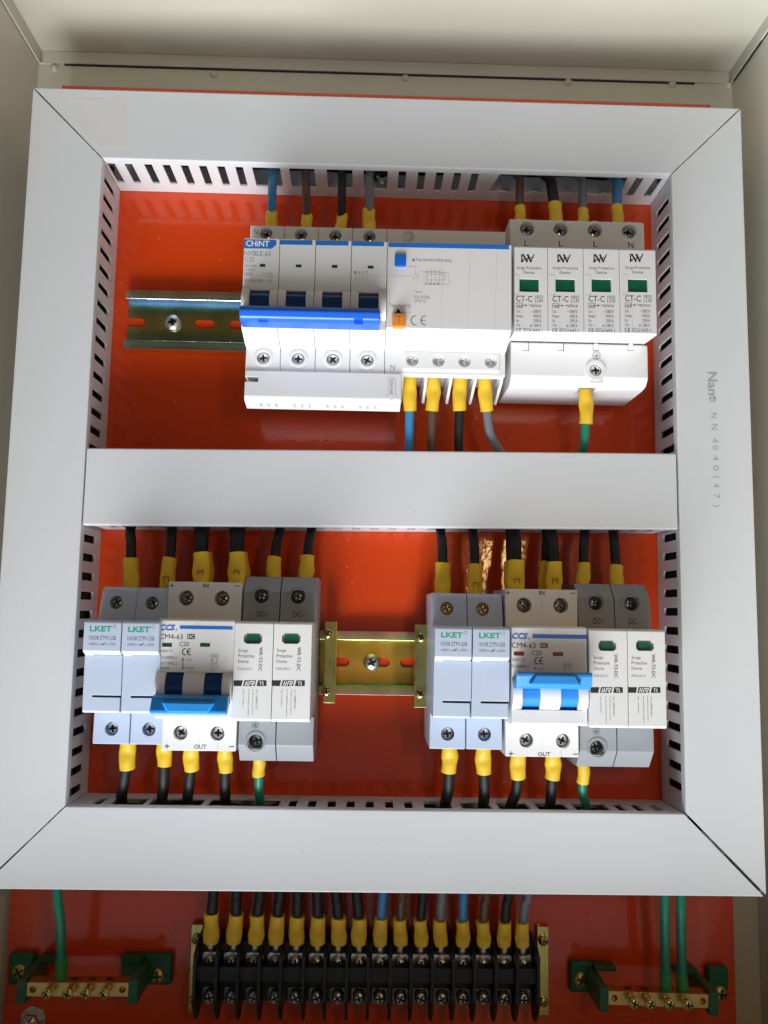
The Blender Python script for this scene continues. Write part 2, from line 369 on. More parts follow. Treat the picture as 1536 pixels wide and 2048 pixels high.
# ------------------------------------------------------------------ slotted cable ducts
IX, IT, IB = 157.7, 181.8, -163.5      # inner edges of the frame of ducts
DW = 40.6
LID = [(0, 34.6), (0, 39.0), (.35, 39.7), (1.0, 40), (DW - 1, 40), (DW - .35, 39.7), (DW, 39.0), (DW, 34.6), (DW - 1, 34.6), (DW - 1, 38.9), (1, 38.9), (1, 34.6)]
def mitred(parent, prof, place, e0, e1, name, m):
    """prof [(w, d)] swept between the mitre ends e0(w), e1(w); place(along, w, d) -> (x, z, d)"""
    bm = bmesh.new()
    a = [bm.verts.new(conv(*place(e0(w_), w_, d))) for w_, d in prof]; b = [bm.verts.new(conv(*place(e1(w_), w_, d))) for w_, d in prof]
    n = len(prof)
    for i in range(n): bm.faces.new((a[i], b[i], b[(i + 1) % n], a[(i + 1) % n]))
    bm.faces.new(a); bm.faces.new(b[::-1]); bmesh.ops.recalc_face_normals(bm, faces=bm.faces)
    me = bpy.data.meshes.new(name); bm.to_mesh(me); bm.free(); o = put(name, me, m, parent)
    return o
def holes_for(a0, a1, centres, opens, w=4.3):
    H = []
    for c in centres:
        if c - w / 2 < a0 + .6 or c + w / 2 > a1 - .6: continue
        if any(c + w / 2 > p - .8 and c - w / 2 < q + .8 for p, q, *_ in opens): continue
        j = random.uniform(-.12, .12)
        H.append(slot_pts(c + j, w, 10 + random.uniform(-.2, .2), 35.4))
    for p, q, *rag in opens:
        p = max(p, a0 + 1); q = min(q, a1 - 1)
        if rag:
            pts = [(p + 4, 35.4), (p, 12)]
            x = p
            while x < q - 7:
                pts += [(x + 1.6, 10.2), (x + 3.6, 9.6 + random.uniform(0, .8)), (x + 4.6, 11.5), (x + 6.2, 12.4 + random.uniform(-1, 1)), (x + 8.3, 11.4)]; x += 10.2
            pts += [(q, 11), (q - 1.5, 35.4)]
            H.append(pts[::-1])
        else:
            H.append(slot_pts((p + q) / 2, q - p, 10, 35.4, 1.2))
    return H
PIT = 10.2
def centres(first, a0, a1):
    c = first
    while c > a0: c -= PIT
    out = []
    while c < a1: out.append(c); c += PIT
    return out
def duct(label, place, L0, L1, e, inner_c, inner_open, lid_gap=(.35, .35), outer_open=()):
    """a frame duct; place(along, w, d); inner edge runs L0..L1 and each end flares by w when e is set"""
    t = thing('cable_duct', label, 'cable duct', group='white slotted cable ducts')
    k = 1 if e else 0
    mitred(t, LID, place, lambda w_: L0 - k * w_ + lid_gap[0] + .008 * w_, lambda w_: L1 + k * w_ - lid_gap[1] - .004 * w_, 'cover', 'lid')
    a0, a1 = L0 - k * 1.4 + .2, L1 + k * 1.4 - .2
    sheet([(a0, 0.3), (a1, 0.3), (a1, 38.5), (a0, 38.5)], holes_for(a0, a1, inner_c, inner_open), 1.1, lambda a, b, q: place(a, 1.4 + q, b), 'slotted_wall', 'duct', t)
    b0, b1 = L0 - k * (DW - 2.5), L1 + k * (DW - 2.5)
    sheet([(b0, 0.3), (b1, 0.3), (b1, 38.5), (b0, 38.5)], holes_for(b0, b1, centres(b0 + 9, b0, b1), outer_open), 1.1, lambda a, b, q: place(a, DW - 2.5 + q, b), 'slotted_wall', 'duct', t)
    mitred(t, [(2.7, .3), (2.7, 1.4), (DW - 2.7, 1.4), (DW - 2.7, .3)], place, lambda w_: L0 - k * w_ + .3, lambda w_: L1 + k * w_ - .3, 'base', 'duct')
    return t
top_open = [(-76.7, -61.1), (-56, -41.8), (-34.9, -20.4), (-14.1, -.4), (59.5, 137, 1)]
tops = [-155.5, -145.9, -134.9, -124.6, -114.4, -104.2, -94.1, -83.9, 7.9, 18.9, 29.1, 39.1, 49.2, 142.8, 153.4]
d_top = duct('white slotted cable duct along the top of the frame', lambda a, w_, d: (a, IT + w_, d), -IX, IX, 1, tops, top_open)
bot_open = [(-138.8, -121.8), (-119.5, -91.9), (-88.5, -51.6), (24.6, 39.2), (44.4, 60), (64.2, 80.3), (84.8, 100.6), (104.6, 122.6)]
bots = [-156.2, -146, -44.6, -34.4, -24.1, -14.2, -3.9, 6.4, 16.6, 129.2, 138.8, 148.6]
strip_open = [(-92, 92), (-170, -155), (136, 160)]
d_bot = duct('white slotted cable duct along the bottom of the frame', lambda a, w_, d: (a, IB - w_, d), -IX, IX, 1, bots, bot_open, outer_open=strip_open, lid_gap=(.4, 1.3))
d_lef = duct('white slotted cable duct down the left side of the frame', lambda a, w_, d: (-IX - w_, a, d), IB, IT, 1, centres(34.4, IB, 18) + centres(83.7, 21, IT), [], lid_gap=(.4, .5))
d_rig = duct('white slotted cable duct down the right side, printed with grey lettering', lambda a, w_, d: (IX + w_, a, d), IB, IT, 1, centres(31, IB, 18) + centres(80, 21, IT), [], lid_gap=(.5, .35))
def mid_place(a, w_, d): return (a, -20.8 + w_ + (a + 157) / 314 * 3.6 - .1, d)
mid_bot = [at(u, 1066, 25)[0] for u in (261, 343, 404, 476, 560, 624, 881, 947, 1028, 1101, 1169, 1228)]
mo = []
for x in mid_bot: 
    h = 6.4
    if mo and x - h < mo[-1][1] + 1.2: mo[-1] = (mo[-1][0], x + h)
    else: mo.append((x - h, x + h))
DWm = 41
t = thing('cable_duct', 'white slotted cable duct across the middle between the two device rows', 'cable duct', group='white slotted cable ducts')
mitred(t, [(w_ if w_ < 20 else w_ - DW + DWm, d + .25) for w_, d in LID], mid_place, lambda w_: -156.9, lambda w_: 156.6, 'cover', 'lid')
c_m = [x for x in centres(-24.6, -157, 157)]
sheet([(-157, .3), (157, .3), (157, 38.5), (-157, 38.5)], holes_for(-157, 157, c_m, mo), 1.1, lambda a, b, q: mid_place(a, 1.4 + q, b), 'slotted_wall', 'duct', t)
uo = [(at(u, 906, 25)[0] - 5.5, at(u, 906, 25)[0] + 5.5) for u in (817, 864, 917, 996, 1165)]
sheet([(-157, .3), (157, .3), (157, 38.5), (-157, 38.5)], holes_for(-157, 157, c_m, uo), 1.1, lambda a, b, q: mid_place(a, DWm - 2.5 + q, b), 'slotted_wall', 'duct', t)
mitred(t, [(2.7, .3), (2.7, 1.4), (DWm - 2.7, 1.4), (DWm - 2.7, .3)], mid_place, lambda w_: -156.5, lambda w_: 156.5, 'base', 'duct')
# lettering on the right cover
O0 = (0, 0); LD = 40.06
text(d_rig, 'ink_faint', 'Nan', 1416, 744, 1434, 790, LD, O0, rot=90, bold=.02)
circ(d_rig, 'ink_faint', 1425.5, 797.5, 1.9, .55, LD, O0); line(d_rig, 'ink_faint', [(1420, 797), (1430, 797)], .45, LD, O0); line(d_rig, 'ink_faint', [(1428, 794), (1428, 801)], .4, LD, O0)
for s_, v0, v1, u0 in (('N', 826, 836, 1422), ('N', 848, 859, 1423), ('4', 877, 885, 1424.5), ('0', 891, 900, 1425), ('4', 912, 921, 1425.5), ('0', 931, 941, 1426), ('(', 952, 957, 1424.5), ('4', 966, 975, 1427), ('7', 987, 997, 1428), (')', 1009, 1014, 1424.5)):
    text(d_rig, 'ink_faint', s_, u0, v0, u0 + (12 if s_ not in '()' else 15), v1, LD, O0, rot=90)
# loose cables added inside the ducts to make the slots look dark
def bundle(label, place, a0, a1, mats_, n=9):
    t = thing('cable_bundle', label, 'cable bundle', group='cables added inside the ducts')
    rnd = random.Random(label)
    for k in range(n):
        w0, d0 = 6.5 + (k % 4) * 7 + rnd.uniform(-1, 1), 6 + (k // 4) * 9.5 + rnd.uniform(-1, 1)
        pts = [(*place(a0 + (a1 - a0) * i / 14, min(33, max(5.6, w0 + rnd.uniform(-1.5, 1.5))), min(33, max(5, d0 + rnd.uniform(-1.3, 1.3)))),) for i in range(15)]
        B().tube(spline(pts, 3), [2.7] * 43, 8).build('cable', mats_[k % len(mats_)], t)
def spline(P, n=6):
    out = []; Q = [P[0]] + P + [P[-1]]
    for i in range(1, len(Q) - 2):
        p0, p1, p2, p3 = [Vector(q) for q in Q[i - 1:i + 3]]
        for k in range(n):
            t = k / n; out.append(tuple(.5 * ((2 * p1) + (-p0 + p2) * t + (2 * p0 - 5 * p1 + 4 * p2 - p3) * t * t + (-p0 + 3 * p1 - 3 * p2 + p3) * t ** 3)))
    out.append(tuple(P[-1])); return out
bundle('black cables running inside the left duct', lambda a, w_, d: (-IX - w_, a, d), -175, 195, ['wire_black'], 12)
bundle('black cables running inside the right duct', lambda a, w_, d: (IX + w_, a, d), -175, 195, ['wire_black'], 12)
bundle('black cables running inside the bottom duct', lambda a, w_, d: (a, IB - w_, d), -150, 150, ['wire_black'], 12)
bundle('cables running inside the middle duct', mid_place, -150, 150, ['wire_black', 'wire_black', 'wire_grey'], 12)
bundle('cables running inside the top duct', lambda a, w_, d: (a, IT + 12 + w_ * .7, d), -150, 150, ['wire_black', 'wire_grey'], 8)
# trace of a peeled label on the top cover
tp = B(); tp.front([at(u_, v_, 40.05) for u_, v_ in ((154, 248), (152, 198), (253, 196), (255, 294), (200, 296))], 40.0, 40.07, 0); tp.build('label_residue', 'tape_mark', d_top)
bo = B(); x, z = at(765, 362, 8); bo.lathe(x, z + 6, [(5.5, 1.4), (5.5, 2.6)], seg=20); bo.lathe(x, z + 6, [(4.2, 2.6), (4.2, 5.2), (3.2, 6.2)], seg=18); bo.build('bolt', 'steel', d_top)

# ------------------------------------------------------------------ screws
def screw_mesh(name, r, h, mt, cross=.66, dome=.12):
    b = B(); b.lathe(0, 0, [(r * .96, -h), (r, -h * .8), (r, -.25 * r), (r * .86, -.06 * r), (r * .45, dome * r * .8), (.05, dome * r)], seg=24)
    o = b.build(name, mt)
    c1 = B().box(-r * cross, r * cross, -r * .16, r * .16, -h * .7, h, 0); c2 = B().box(-r * .16, r * .16, -r * cross, r * cross, -h * .62, h, 0)
    cut(o, c1, c2, inner='recess_shade'); me = o.data; bpy.data.objects.remove(o); return me
SCREW = {'term': screw_mesh('screw', 3.0, 3.5, 'steel'), 'bright': screw_mesh('screw', 3.05, 3.5, 'steel_bright'), 'small': screw_mesh('screw', 2.6, 3, 'brass_screw'),
         'pan': screw_mesh('screw', 4.6, 2.6, 'steel_bright', .50, .16), 'strip': screw_mesh('screw', 3.2, 3, 'steel_bright'), 'gold': screw_mesh('screw', 3.1, 3.5, 'warm_glint_steel'), 'foot': screw_mesh('screw', 3.9, 2.5, 'brass')}
def screw(kind, x, z, d, parent, name='screw', rot=None):
    o = bpy.data.objects.new(name, SCREW[kind]); COL.objects.link(o); o.parent = parent; o.location = conv(x, z, d)
    o.rotation_euler = (0, random.uniform(0, 1.57) if rot is None else rot, 0); return o

# ------------------------------------------------------------------ rails
def rail(label, x0, x1, zc, m, slots, scr, rot):
    t = thing('mounting_rail', label, 'mounting rail', (x0 + x1) / 2, zc, 0, rot)
    L = (x1 - x0) / 2; xc = (x0 + x1) / 2
    hs = []; outer = [(-L, -12.2), (L, -12.2), (L, 12.2), (-L, 12.2)]
    for a, b in slots:
        a -= xc; b -= xc
        if a < -L: outer = outer + [(-L, 2.6)] + [(b - 2.6 + 2.6 * math.cos(q), 2.6 * math.sin(q)) for q in [math.pi / 2 - k * math.pi / 8 for k in range(9)]] + [(-L, -2.6)]; continue
        h = [(b - 2.6 + 2.6 * math.cos(q), 2.6 * math.sin(q)) for q in [-math.pi / 2 + k * math.pi / 8 for k in range(9)]]
        h += [(a + 2.6 + 2.6 * math.cos(q), 2.6 * math.sin(q)) for q in [math.pi / 2 + k * math.pi / 8 for k in range(9)]]
        hs.append(h)
    sheet(outer, hs, 1.0, lambda a, b, q: (a, b, .3 + q), 'web', m, t)
    for s in (1, -1):
        P = [(12.2, .3), (13.2, .3), (13.2, 6.3), (17.5, 6.3), (17.5, 7.5), (12.6, 7.5), (12.2, 7.1)]
        B().prof([(s * z, d) for z, d in P], -L, L, .18).build('flange', m, t)
    for x in scr: screw('pan', x - xc, 0, 4.0, t)
    return t
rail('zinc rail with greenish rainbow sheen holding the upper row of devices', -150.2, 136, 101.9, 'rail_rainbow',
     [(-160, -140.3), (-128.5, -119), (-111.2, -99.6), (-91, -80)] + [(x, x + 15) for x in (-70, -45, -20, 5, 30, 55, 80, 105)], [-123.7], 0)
rail('yellow gold passivated rail holding the lower row of devices', -150, 146, -91.7, 'rail_gold',
     [(-31, -16.6), (-9, 6), (11.8, 26.5)] + [(x, x + 15) for x in (-140, -115, -90, -65, 40, 65, 90, 115)], [-4], 0)

# ------------------------------------------------------------------ residual current breaker (upper row)
OX, OZ = -36, 101.9; O = (OX, OZ)
rc_ = thing('residual_current_breaker', 'wide white breaker with four poles, dark blue levers and an orange test button', 'circuit breaker', OX, OZ)
P_CH = [(39.1, 6), (39.1, 50), (23.1, 50), (23.1, 70), (-24, 70), (-28.4, 54), (-28.4, 50), (-40.8, 50), (-40.8, 6)]
edges = [-73.9, -55.6, -37.3, -19.0, -.7]
for i in range(4):
    x0, x1 = edges[i] - OX + .07, edges[i + 1] - OX - .07
    b = B(); b.prof(P_CH, x0, x1, .55); o = b.build('pole_housing', 'white', rc_)
    xs = at((534, 603, 671, 739)[i], 470, 46)[0] - OX; xl = at((527.5, 597, 666, 734.5)[i], 720, 48)[0] - OX
    c = [B().lathe(xs, at(534, 471, 46)[1] - OZ - .7, [(3.35, 43.5), (3.35, 60)], seg=24), B().lathe(xl, at(600, 720, 48)[1] - OZ, [(3.3, 40), (3.3, 60)], seg=24)]
    # lever window in the nose
    c.append(B().box(x0 + 2.2, x1 - 2.2, -14.8, -4.3, 56, 80, 0))
    cut(o, *c)
    screw('term', xs, at(534, 471, 46)[1] - OZ - .7, 47.6, rc_); screw('bright', xl, at(600, 720, 48)[1] - OZ, 49.6, rc_)
    rg = B(); rg.lathe(xl, at(600, 720, 48)[1] - OZ, [(4.9, 49), (4.8, 50.5), (4.2, 50.8)], seg=28); o2 = rg.build('screw_collar', 'white', rc_)
    cut(o2, B().lathe(xl, at(600, 720, 48)[1] - OZ, [(3.4, 45), (3.4, 55)], seg=24))
    # rocker cheeks and the dark barrel between them
    zc = -11.0
    for xa, xb in ((x0 + .05, x0 + 4.0), (x1 - 4.0, x1 - .05)):
        P = [(zc + 9.3 * math.sin(q), 65.0 + 9.3 * math.cos(q)) for q in [math.radians(a_) for a_ in range(-85, 86, 10)]]
        B().prof(P + [(zc + 8, 60), (zc - 8, 60)], xa, xb, .25, 1).build('rocker_cheek', 'white', rc_)
    P = [(zc + 8.2 * math.sin(q), 63.4 + 8.2 * math.cos(q)) for q in [math.radians(a_) for a_ in range(-85, 86, 10)]]
    B().prof(P + [(zc + 7, 58), (zc - 7, 58)], x0 + 4.05, x1 - 4.05, .1, 1).build('lever', 'blue_dark', rc_)
    # front field and indicator
    a = at((488, 557, 629, 701)[i], 483, 70)[0] - OX; b_ = at((553, 626, 698, 770)[i], 483, 70)[0] - OX
    fl = B(); u = (519.3, 591.5, 663.5, 735.5)[i]; v = (528, 529, 530, 531.5)[i]
    fl.pbox(u, v, u + 11.5, v + 5.5, 70.15, 69, .1, O); fl.build('indicator', 'flag_green', rc_)
# tie bar across the four levers
a = at(480, 607, 82); b_ = at(760, 645, 82)
P = [(a[1] - OZ + .5, 70), (a[1] - OZ + .3, 79), (a[1] - OZ - 1.6, 83.6), (a[1] - OZ - 4, 85), (a[1] - OZ - 7.2, 84), (a[1] - OZ - 8.6, 81.5), (a[1] - OZ - 8.6, 71)]
o = B().prof(P, a[0] - OX, b_[0] - OX, .8, 3).build('handle_bar', 'blue_bar', rc_)
cut(o, *[B().pbox(u0, 627, u1, 640, 90, 80.2, 0, O) for u0, u1 in ((513, 531), (708, 726))])
# residual current module
x0, x1 = -.63 - OX, 63.2 - OX
P_RC = [(39.1, 6), (39.1, 50), (23.1, 50), (23.1, 70), (-22.6, 70), (-28.5, 52), (-28.5, 50), (-40.8, 50), (-40.8, 6)]
o = B().prof(P_RC, x0, x1, .55).build('module_housing', 'white', rc_)
sx_ = [at(u, 726, 48)[0] - OX for u in (824, 876, 927.5, 979.7)]; sz = at(900, 726, 48)[1] - OZ
fins = [at(u, 790, 40)[0] - OX for u in (803, 850, 899, 947, 999)]
cs = []
for k in range(4): cs.append(B().box(fins[k] + .9, fins[k + 1] - .9, -60, -35.5, -5, 44, 0))
cs.append(B().lathe(at(816, 474, 48)[0] - OX, at(816, 474, 48)[1] - OZ - .6, [(3.3, 46), (3.3, 60)], seg=20))
cut(o, *cs)
o = B().box(sx_[0] - 5, sx_[3] + 5, sz - 5.4, sz + 5.6, 49, 51.6, 2.0, 4)
o = o.build('screw_cover', 'white', rc_); cut(o, *[B().lathe(x, sz, [(3.25, 40), (3.25, 60)], seg=24) for x in sx_])
for x in sx_: screw('bright', x, sz, 50.4, rc_)
for k in range(5):   # partitions between the four outlets
    B().prof([(-40.6, 49.8), (-40.6, 12), (-44.2, 12), (-50.0, 24), (-43.5, 46)], fins[k] - .75, fins[k] + .75, .2).build('partition', 'white', rc_)
B().pbox(789.5, 507.5, 812.5, 531.5, 71.6, 69, .8, O).build('reset_button', 'blue_bar', rc_)
for k in range(5): line(rc_, 'blue_light', [(792, 511 + k * 4), (810, 511.5 + k * 4)], .22, 71.65, O)
o = B().pbox(784.5, 626, 811, 653, 73.4, 69, .9, O).build('test_button', 'orange', rc_)
circ(rc_, 'ink_black', 797, 621, .7, .7, 70.06, O); poly(rc_, 'ink_black', [(790, 626), (797, 618.5), (803, 626)], 70.06, O)
line(rc_, 'ink_grey', [(791, 632), (805, 632)], .35, 73.45, O); line(rc_, 'ink_grey', [(798, 632), (798, 646)], .35, 73.45, O)
# outlet cover along the bottom of the four poles
P_CV = [(-41.0, 6), (-41.0, 51.5), (-54.8, 52.3), (-57.2, 51.2), (-59.0, 41), (-49.5, 6)]
o = B().prof(P_CV, -73.6 - OX, 8.1 - OX, .5).build('terminal_cover', 'white_matte', rc_)
vh = [B().pbox(470, 744.5, 513, 754.5, 60, 22, 0, O)]
for u in (522.5, 537, 552.5, 589, 604, 619.5, 655, 670.5, 685, 721, 736, 751): 
    x, z = at(u, 815, 48); vh.append(B().box(x - OX - .75, x - OX + .75, -62, -55.5, 43.8, 48.2, 0))
cut(o, *vh)
lin = 'ink_light'; DN = 70.07
poly(rc_, 'blue_print', [(488.2, 478.6), (551, 480), (553, 481), (553, 489), (543.5, 497.4), (488.2, 496.6)], DN, O)
text(rc_, 'ink_white', 'CHiNT', 491.5, 481.5, 539, 492.5, DN + .03, O, bold=.025)
for a_, b_ in ((560, 625), (632, 697), (704, 768)):
    va = 480 + (a_ - 560) * .018; poly(rc_, 'blue_print', [(a_, va), (b_, va + .8), (b_, va + 10), (a_, va + 9)], DN, O)
poly(rc_, 'blue_print', [(776.8, 485), (1018, 489.5), (1018, 498.8), (776.8, 494)], DN, O)
text(rc_, 'ink_mid', 'NXBLE-63', 489, 502.5, 541, 511, DN, O)
text(rc_, 'ink_mid', 'C32', 489, 514, 508.5, 522, DN, O); line(rc_, lin, [(489, 525), (508, 525.3)], .12, DN, O)
text(rc_, lin, '400V 50Hz', 489, 529.5, 514, 534, DN, O); text(rc_, lin, 'Ui 500V', 488.5, 537, 511, 541.5, DN, O)
text(rc_, lin, '10000', 489.5, 545.5, 504, 550, DN, O); line(rc_, lin, [(488, 544), (505, 544), (505, 551.5), (488, 551.5), (488, 544)], .1, DN, O)
text(rc_, 'ink_mid', 'I ON', 530, 545, 544, 549, DN, O); text(rc_, 'ink_mid', 'O OFF', 529, 550.5, 547, 554.5, DN, O); line(rc_, lin, [(526, 545), (526, 555)], .12, DN, O)
text(rc_, 'ink_mid', 'IEC/EN61009-1', 488, 558.5, 529.5, 563.5, DN, O); text(rc_, 'ink_mid', '63', 536.5, 559, 544.5, 564, DN, O)
for k in range(4):
    u = 710 + k * 7.6; text(rc_, lin, '1357'[k] + 'N'[:0], u - 1.5, 542.5, u + 3, 547, DN, O)
    line(rc_, lin, [(u, 549), (u + 3, 553), (u, 556), (u + 3, 559), (u + 1, 563)], .14, DN, O)
for k in range(14): line(rc_, lin, [(738 + k * 6, 550.8 + k * .12), (741.5 + k * 6, 550.9 + k * .12)], .12, DN, O)
text(rc_, 'ink_mid', 'Press the button before testing', 832, 517, 903, 524.5, DN, O); circ(rc_, 'ink_mid', 827, 520, .8, .8, DN, O)
line(rc_, lin, [(812, 532.5), (831, 533), (831, 550)], .12, DN, O)
for (a_, b_, c_, d_) in ((826, 550, 837, 557), (848, 545, 898, 569), (852, 549, 890, 560)): line(rc_, lin, [(a_, b_), (c_, b_), (c_, d_), (a_, d_), (a_, b_)], .12, DN, O)
for k in range(5): line(rc_, lin, [(855 + k * 8, 538), (855 + k * 8, 568)], .12, DN, O)
line(rc_, lin, [(842, 543), (880, 543), (884, 549)], .12, DN, O)
text(rc_, lin, '2 4 6 8', 850, 565, 878, 569.5, DN, O)
text(rc_, lin, 'Type AC', 829, 581.5, 845, 587, DN, O); text(rc_, lin, 'I\u0394n 0.03A', 828.5, 591, 860, 597, DN, O); text(rc_, lin, 't<0.1s', 828.5, 599, 852, 604.5, DN, O)
text(rc_, 'ink_mid', 'Test regularly', 778, 608, 821.5, 615.5, DN, O)
line(rc_, lin, [(811, 624.5), (822, 624.8)], .12, DN, O)
ce(rc_, 'ink_mid', 822, 631.8, 851, 650, DN, O, .42)
for u, du in ((884, -1), (939.8, -3), (994, -4)): line(rc_, lin, [(u, 500), (u + du, 660)], .06, DN, O)
text(rc_, 'ink_light', 'N', 780.5, 729.5, 789.5, 739.5, 50.06, O)
text(rc_, 'ink_mid', 'N', 507.5, 458.5, 516, 469, 50.06, O)
line(rc_, 'ink_light', [(776.5, 757), (791, 757), (791, 790), (795, 790), (783, 800.5), (771.5, 790), (776.5, 790), (776.5, 757)], .14, 52.2, O)
text(rc_, 'ink_light', 'Line out', 780, 760, 788, 789, 52.25, O, rot=90)
flush_print()

# ------------------------------------------------------------------ surge protector with four plug-in modules (upper row)
OX, OZ = 102.6, 101.9; O = (OX, OZ)
lw = thing('surge_protector', 'white surge protector with four green window modules at the right of the upper row', 'surge protector', OX, OZ, 0, 0)
b = B(); P = [(49, 6), (49.2, 44), (47, 47.5), (22, 47.5), (22, 44), (-20, 44), (-22, 49.5), (-40, 49.5), (-43.6, 46), (-44.6, 40), (-44.6, 6)]
o = b.prof(P, 66.2 - OX, 139.4 - OX, .7).build('base_housing', 'white', lw)
sxs = [at(u, v, 45)[0] - OX for u, v in ((1052.5, 461.5), (1119, 462.5), (1187, 463.8), (1255, 465.4))]; szs = at(1119, 463, 45)[1] - OZ
es = (at(1190, 742, 49)[0] - OX, at(1190, 742, 49)[1] - OZ)
x, z = at(1172, 795, 40)
cut(o, *[B().lathe(x_, szs, [(3.9, 38), (3.9, 60)], seg=24) for x_ in sxs], B().lathe(es[0], es[1], [(3.2, 42), (3.2, 60)], seg=24),
    B().box(x - OX - 4.6, x - OX + 4.6, -60, -38, 28, 43, 0))
for x_ in sxs:
    r_ = B().lathe(x_, szs, [(5.4, 47), (5.3, 47.8), (4.9, 48)], seg=28).build('screw_collar', 'white', lw); cut(r_, B().lathe(x_, szs, [(4.6, 40), (4.6, 55)], seg=24))
    screw('term', x_, szs, 45.2, lw)
r_ = B().lathe(es[0], es[1], [(5.6, 49), (5.5, 50.5), (5, 50.8)], seg=28).build('screw_collar', 'white', lw); cut(r_, B().lathe(es[0], es[1], [(3.3, 40), (3.3, 55)], seg=24))
screw('bright', es[0], es[1], 49.8, lw)
B().pbox(1181, 752, 1206, 766, 50.1, 49, .3, O).build('raised_pad', 'white', lw)
me_ = [63.4, 81.75, 100.15, 118.75, 137.6]
for k in range(4):
    xa, xb = me_[k] - OX + .08, me_[k + 1] - OX - .08
    if k == 0: xa += 1.2
    md = B().prof([(22.6, 30), (22.6, 69.4), (21.9, 70), (-22.4, 70), (-23.1, 69.2), (-21.6, 51), (-20.6, 50), (-20.6, 30)], xa, xb, .35).build('plug_module', 'white', lw)
    u0 = (1038.8, 1111, 1183.3, 1256)[k]; v0 = (558, 558.2, 558.4, 558.6)[k]
    a = at(u0, v0 + 25.2, 70); b_ = at(u0 + 38.8, v0, 70)
    wq = B(); w0, w1 = a[0] - OX, b_[0] - OX
    cut(md, B().box(w0, w1, a[1] - OZ, b_[1] - OZ, 68, 75, 0))
    wq.box(w0 + .05, w1 - .05, a[1] - OZ + .05, b_[1] - OZ - .05, 67.5, 69.3, .2).build('status_window', 'window_green', md)
    du = (0, 72.6, 144.8, 217.6)[k]; dv = (0, .3, .2, -.6)[k]
    g = lambda x_, y_: (1000 + x_ / 3.863 + du, 330 + y_ / 3.863 + dv)
    def T(s_, x0_, y0_, x1_, y1_, m_='ink_grey', **kw): q0 = g(x0_, y0_); q1 = g(x1_, y1_); text(md, m_, s_, q0[0], q0[1], q1[0], q1[1], DN, O, **kw)
    def LN(pts, wd_, m_='ink_black'): line(md, m_, [g(*p_) for p_ in pts], wd_ * 1.3, DN, O)
    LN([(168, 694), (168, 745)], .5); LN([(166, 747), (180, 740)], .5); LN([(180, 696), (208, 745)], .7); LN([(208, 745), (222, 696)], .3)
    LN([(214, 696), (238, 745)], .7); LN([(238, 745), (262, 692)], .4); LN([(170, 735), (215, 722), (260, 712)], .2)
    T('Surge Protective', 128, 787, 320, 810); T('Device', 182, 820, 265, 840)
    T('CT-C', 125, 1012, 248, 1055, 'ink_black'); T('T2', 280, 1020, 320, 1048, 'ink_black')
    LN([(272, 1012), (328, 1012), (328, 1058), (272, 1058), (272, 1012)], .14)
    T('red', 130, 1074, 172, 1097, 'ink_black'); LN([(126, 1068), (176, 1068), (176, 1102), (126, 1102), (126, 1068)], .12)
    LN([(176, 1085), (208, 1085)], .14); poly(md, 'ink_black', [g(195, 1077), g(195, 1093), g(210, 1085)], DN, O)
    T('replace', 225, 1072, 320, 1103, 'ink_grey')
    for q, (s1, s2) in enumerate((('Uc', '~385V'), ('Imax', '40KA'), ('In', '20KA'), ('Up', '\u22641.8KV'))):
        y_ = 1118 + q * 36; T(s1, 126, y_, (158, 176, 145, 158)[q], y_ + 24); T(s2, (240, 258, 258, 232)[q], y_ + 2, 320, y_ + 25); T(':', 181, y_ + 5, 184, y_ + 22)
    q0 = g(126, 1262); q1 = g(163, 1290); ce(md, 'ink_grey', q0[0], q0[1], q1[0], q1[1], DN, O, .28); T('IEC61643-1', 180, 1265, 327, 1290)
    LN([(100, 846), (143, 848), (143, 870)], .1, 'ink_light'); LN([(100, 1003), (140, 1003), (140, 985)], .1, 'ink_light')
    text(lw, 'ink_black', 'LLLN'[k], (1049, 1118, 1187, 1256.5)[k], (481, 482, 483, 485)[k], (1057, 1126, 1195, 1267)[k], (492, 493, 494, 496)[k], 47.56, O)
    flush_print()
for k, u in enumerate((1051.8, 1121.7, 1192, 1262)):
    u0, v0, u1, v1 = u - 5.5, 686, u + 5.5, 701
    B().pbox(u0 + 1, v0 + 1, u1 - 1, v1 - 1.5, 50.4, 49, .2, O).build('latch_tab', 'white', lw)
    line(lw, 'dark_gap', [(u1, v0), (u1, v1), (u0, v1)] if k < 2 else [(u0, v0), (u0, v1), (u1, v1)], .3, 49.56, O)
earth_mark(lw, 'ink_black', 1193, 710.5, 2.1, 49.58, O)
flush_print()

# ------------------------------------------------------------------ fuse holders
g1 = lambda x_, y_: (130 + x_ / 2.898, 1040 + y_ / 2.898)
OX, OZ = -134.4, -91.7; O = (OX, OZ)
fh = thing('fuse_holder', 'pale blue fuse holder at the far left end of the lower row', 'fuse holder', OX, OZ, rot=.2, group='pale blue fuse holders')
o = B().prof([(38.7, 6), (38.7, 43), (37, 45.5), (30, 47.8), (22, 50), (-22.4, 50), (-22.4, 48), (-39.8, 48), (-39.8, 6)], -9.1, 9.1, .7).build('housing', 'fuse_plastic', fh)
zt, zl = at(234.5, 1205, 45)[1] - OZ, at(225.6, 1457, 46)[1] - OZ
xt, xl = at(234.5, 1205, 45)[0] - OX, at(225.6, 1457, 46)[0] - OX
cut(o, B().lathe(xt, zt, [(3.4, 36), (3.4, 60)], seg=24), B().lathe(xl, zl, [(3.4, 38), (3.4, 60)], seg=24))
screw('term', xt, zt, 44.5, fh); screw('term', xl, zl, 45.5, fh)
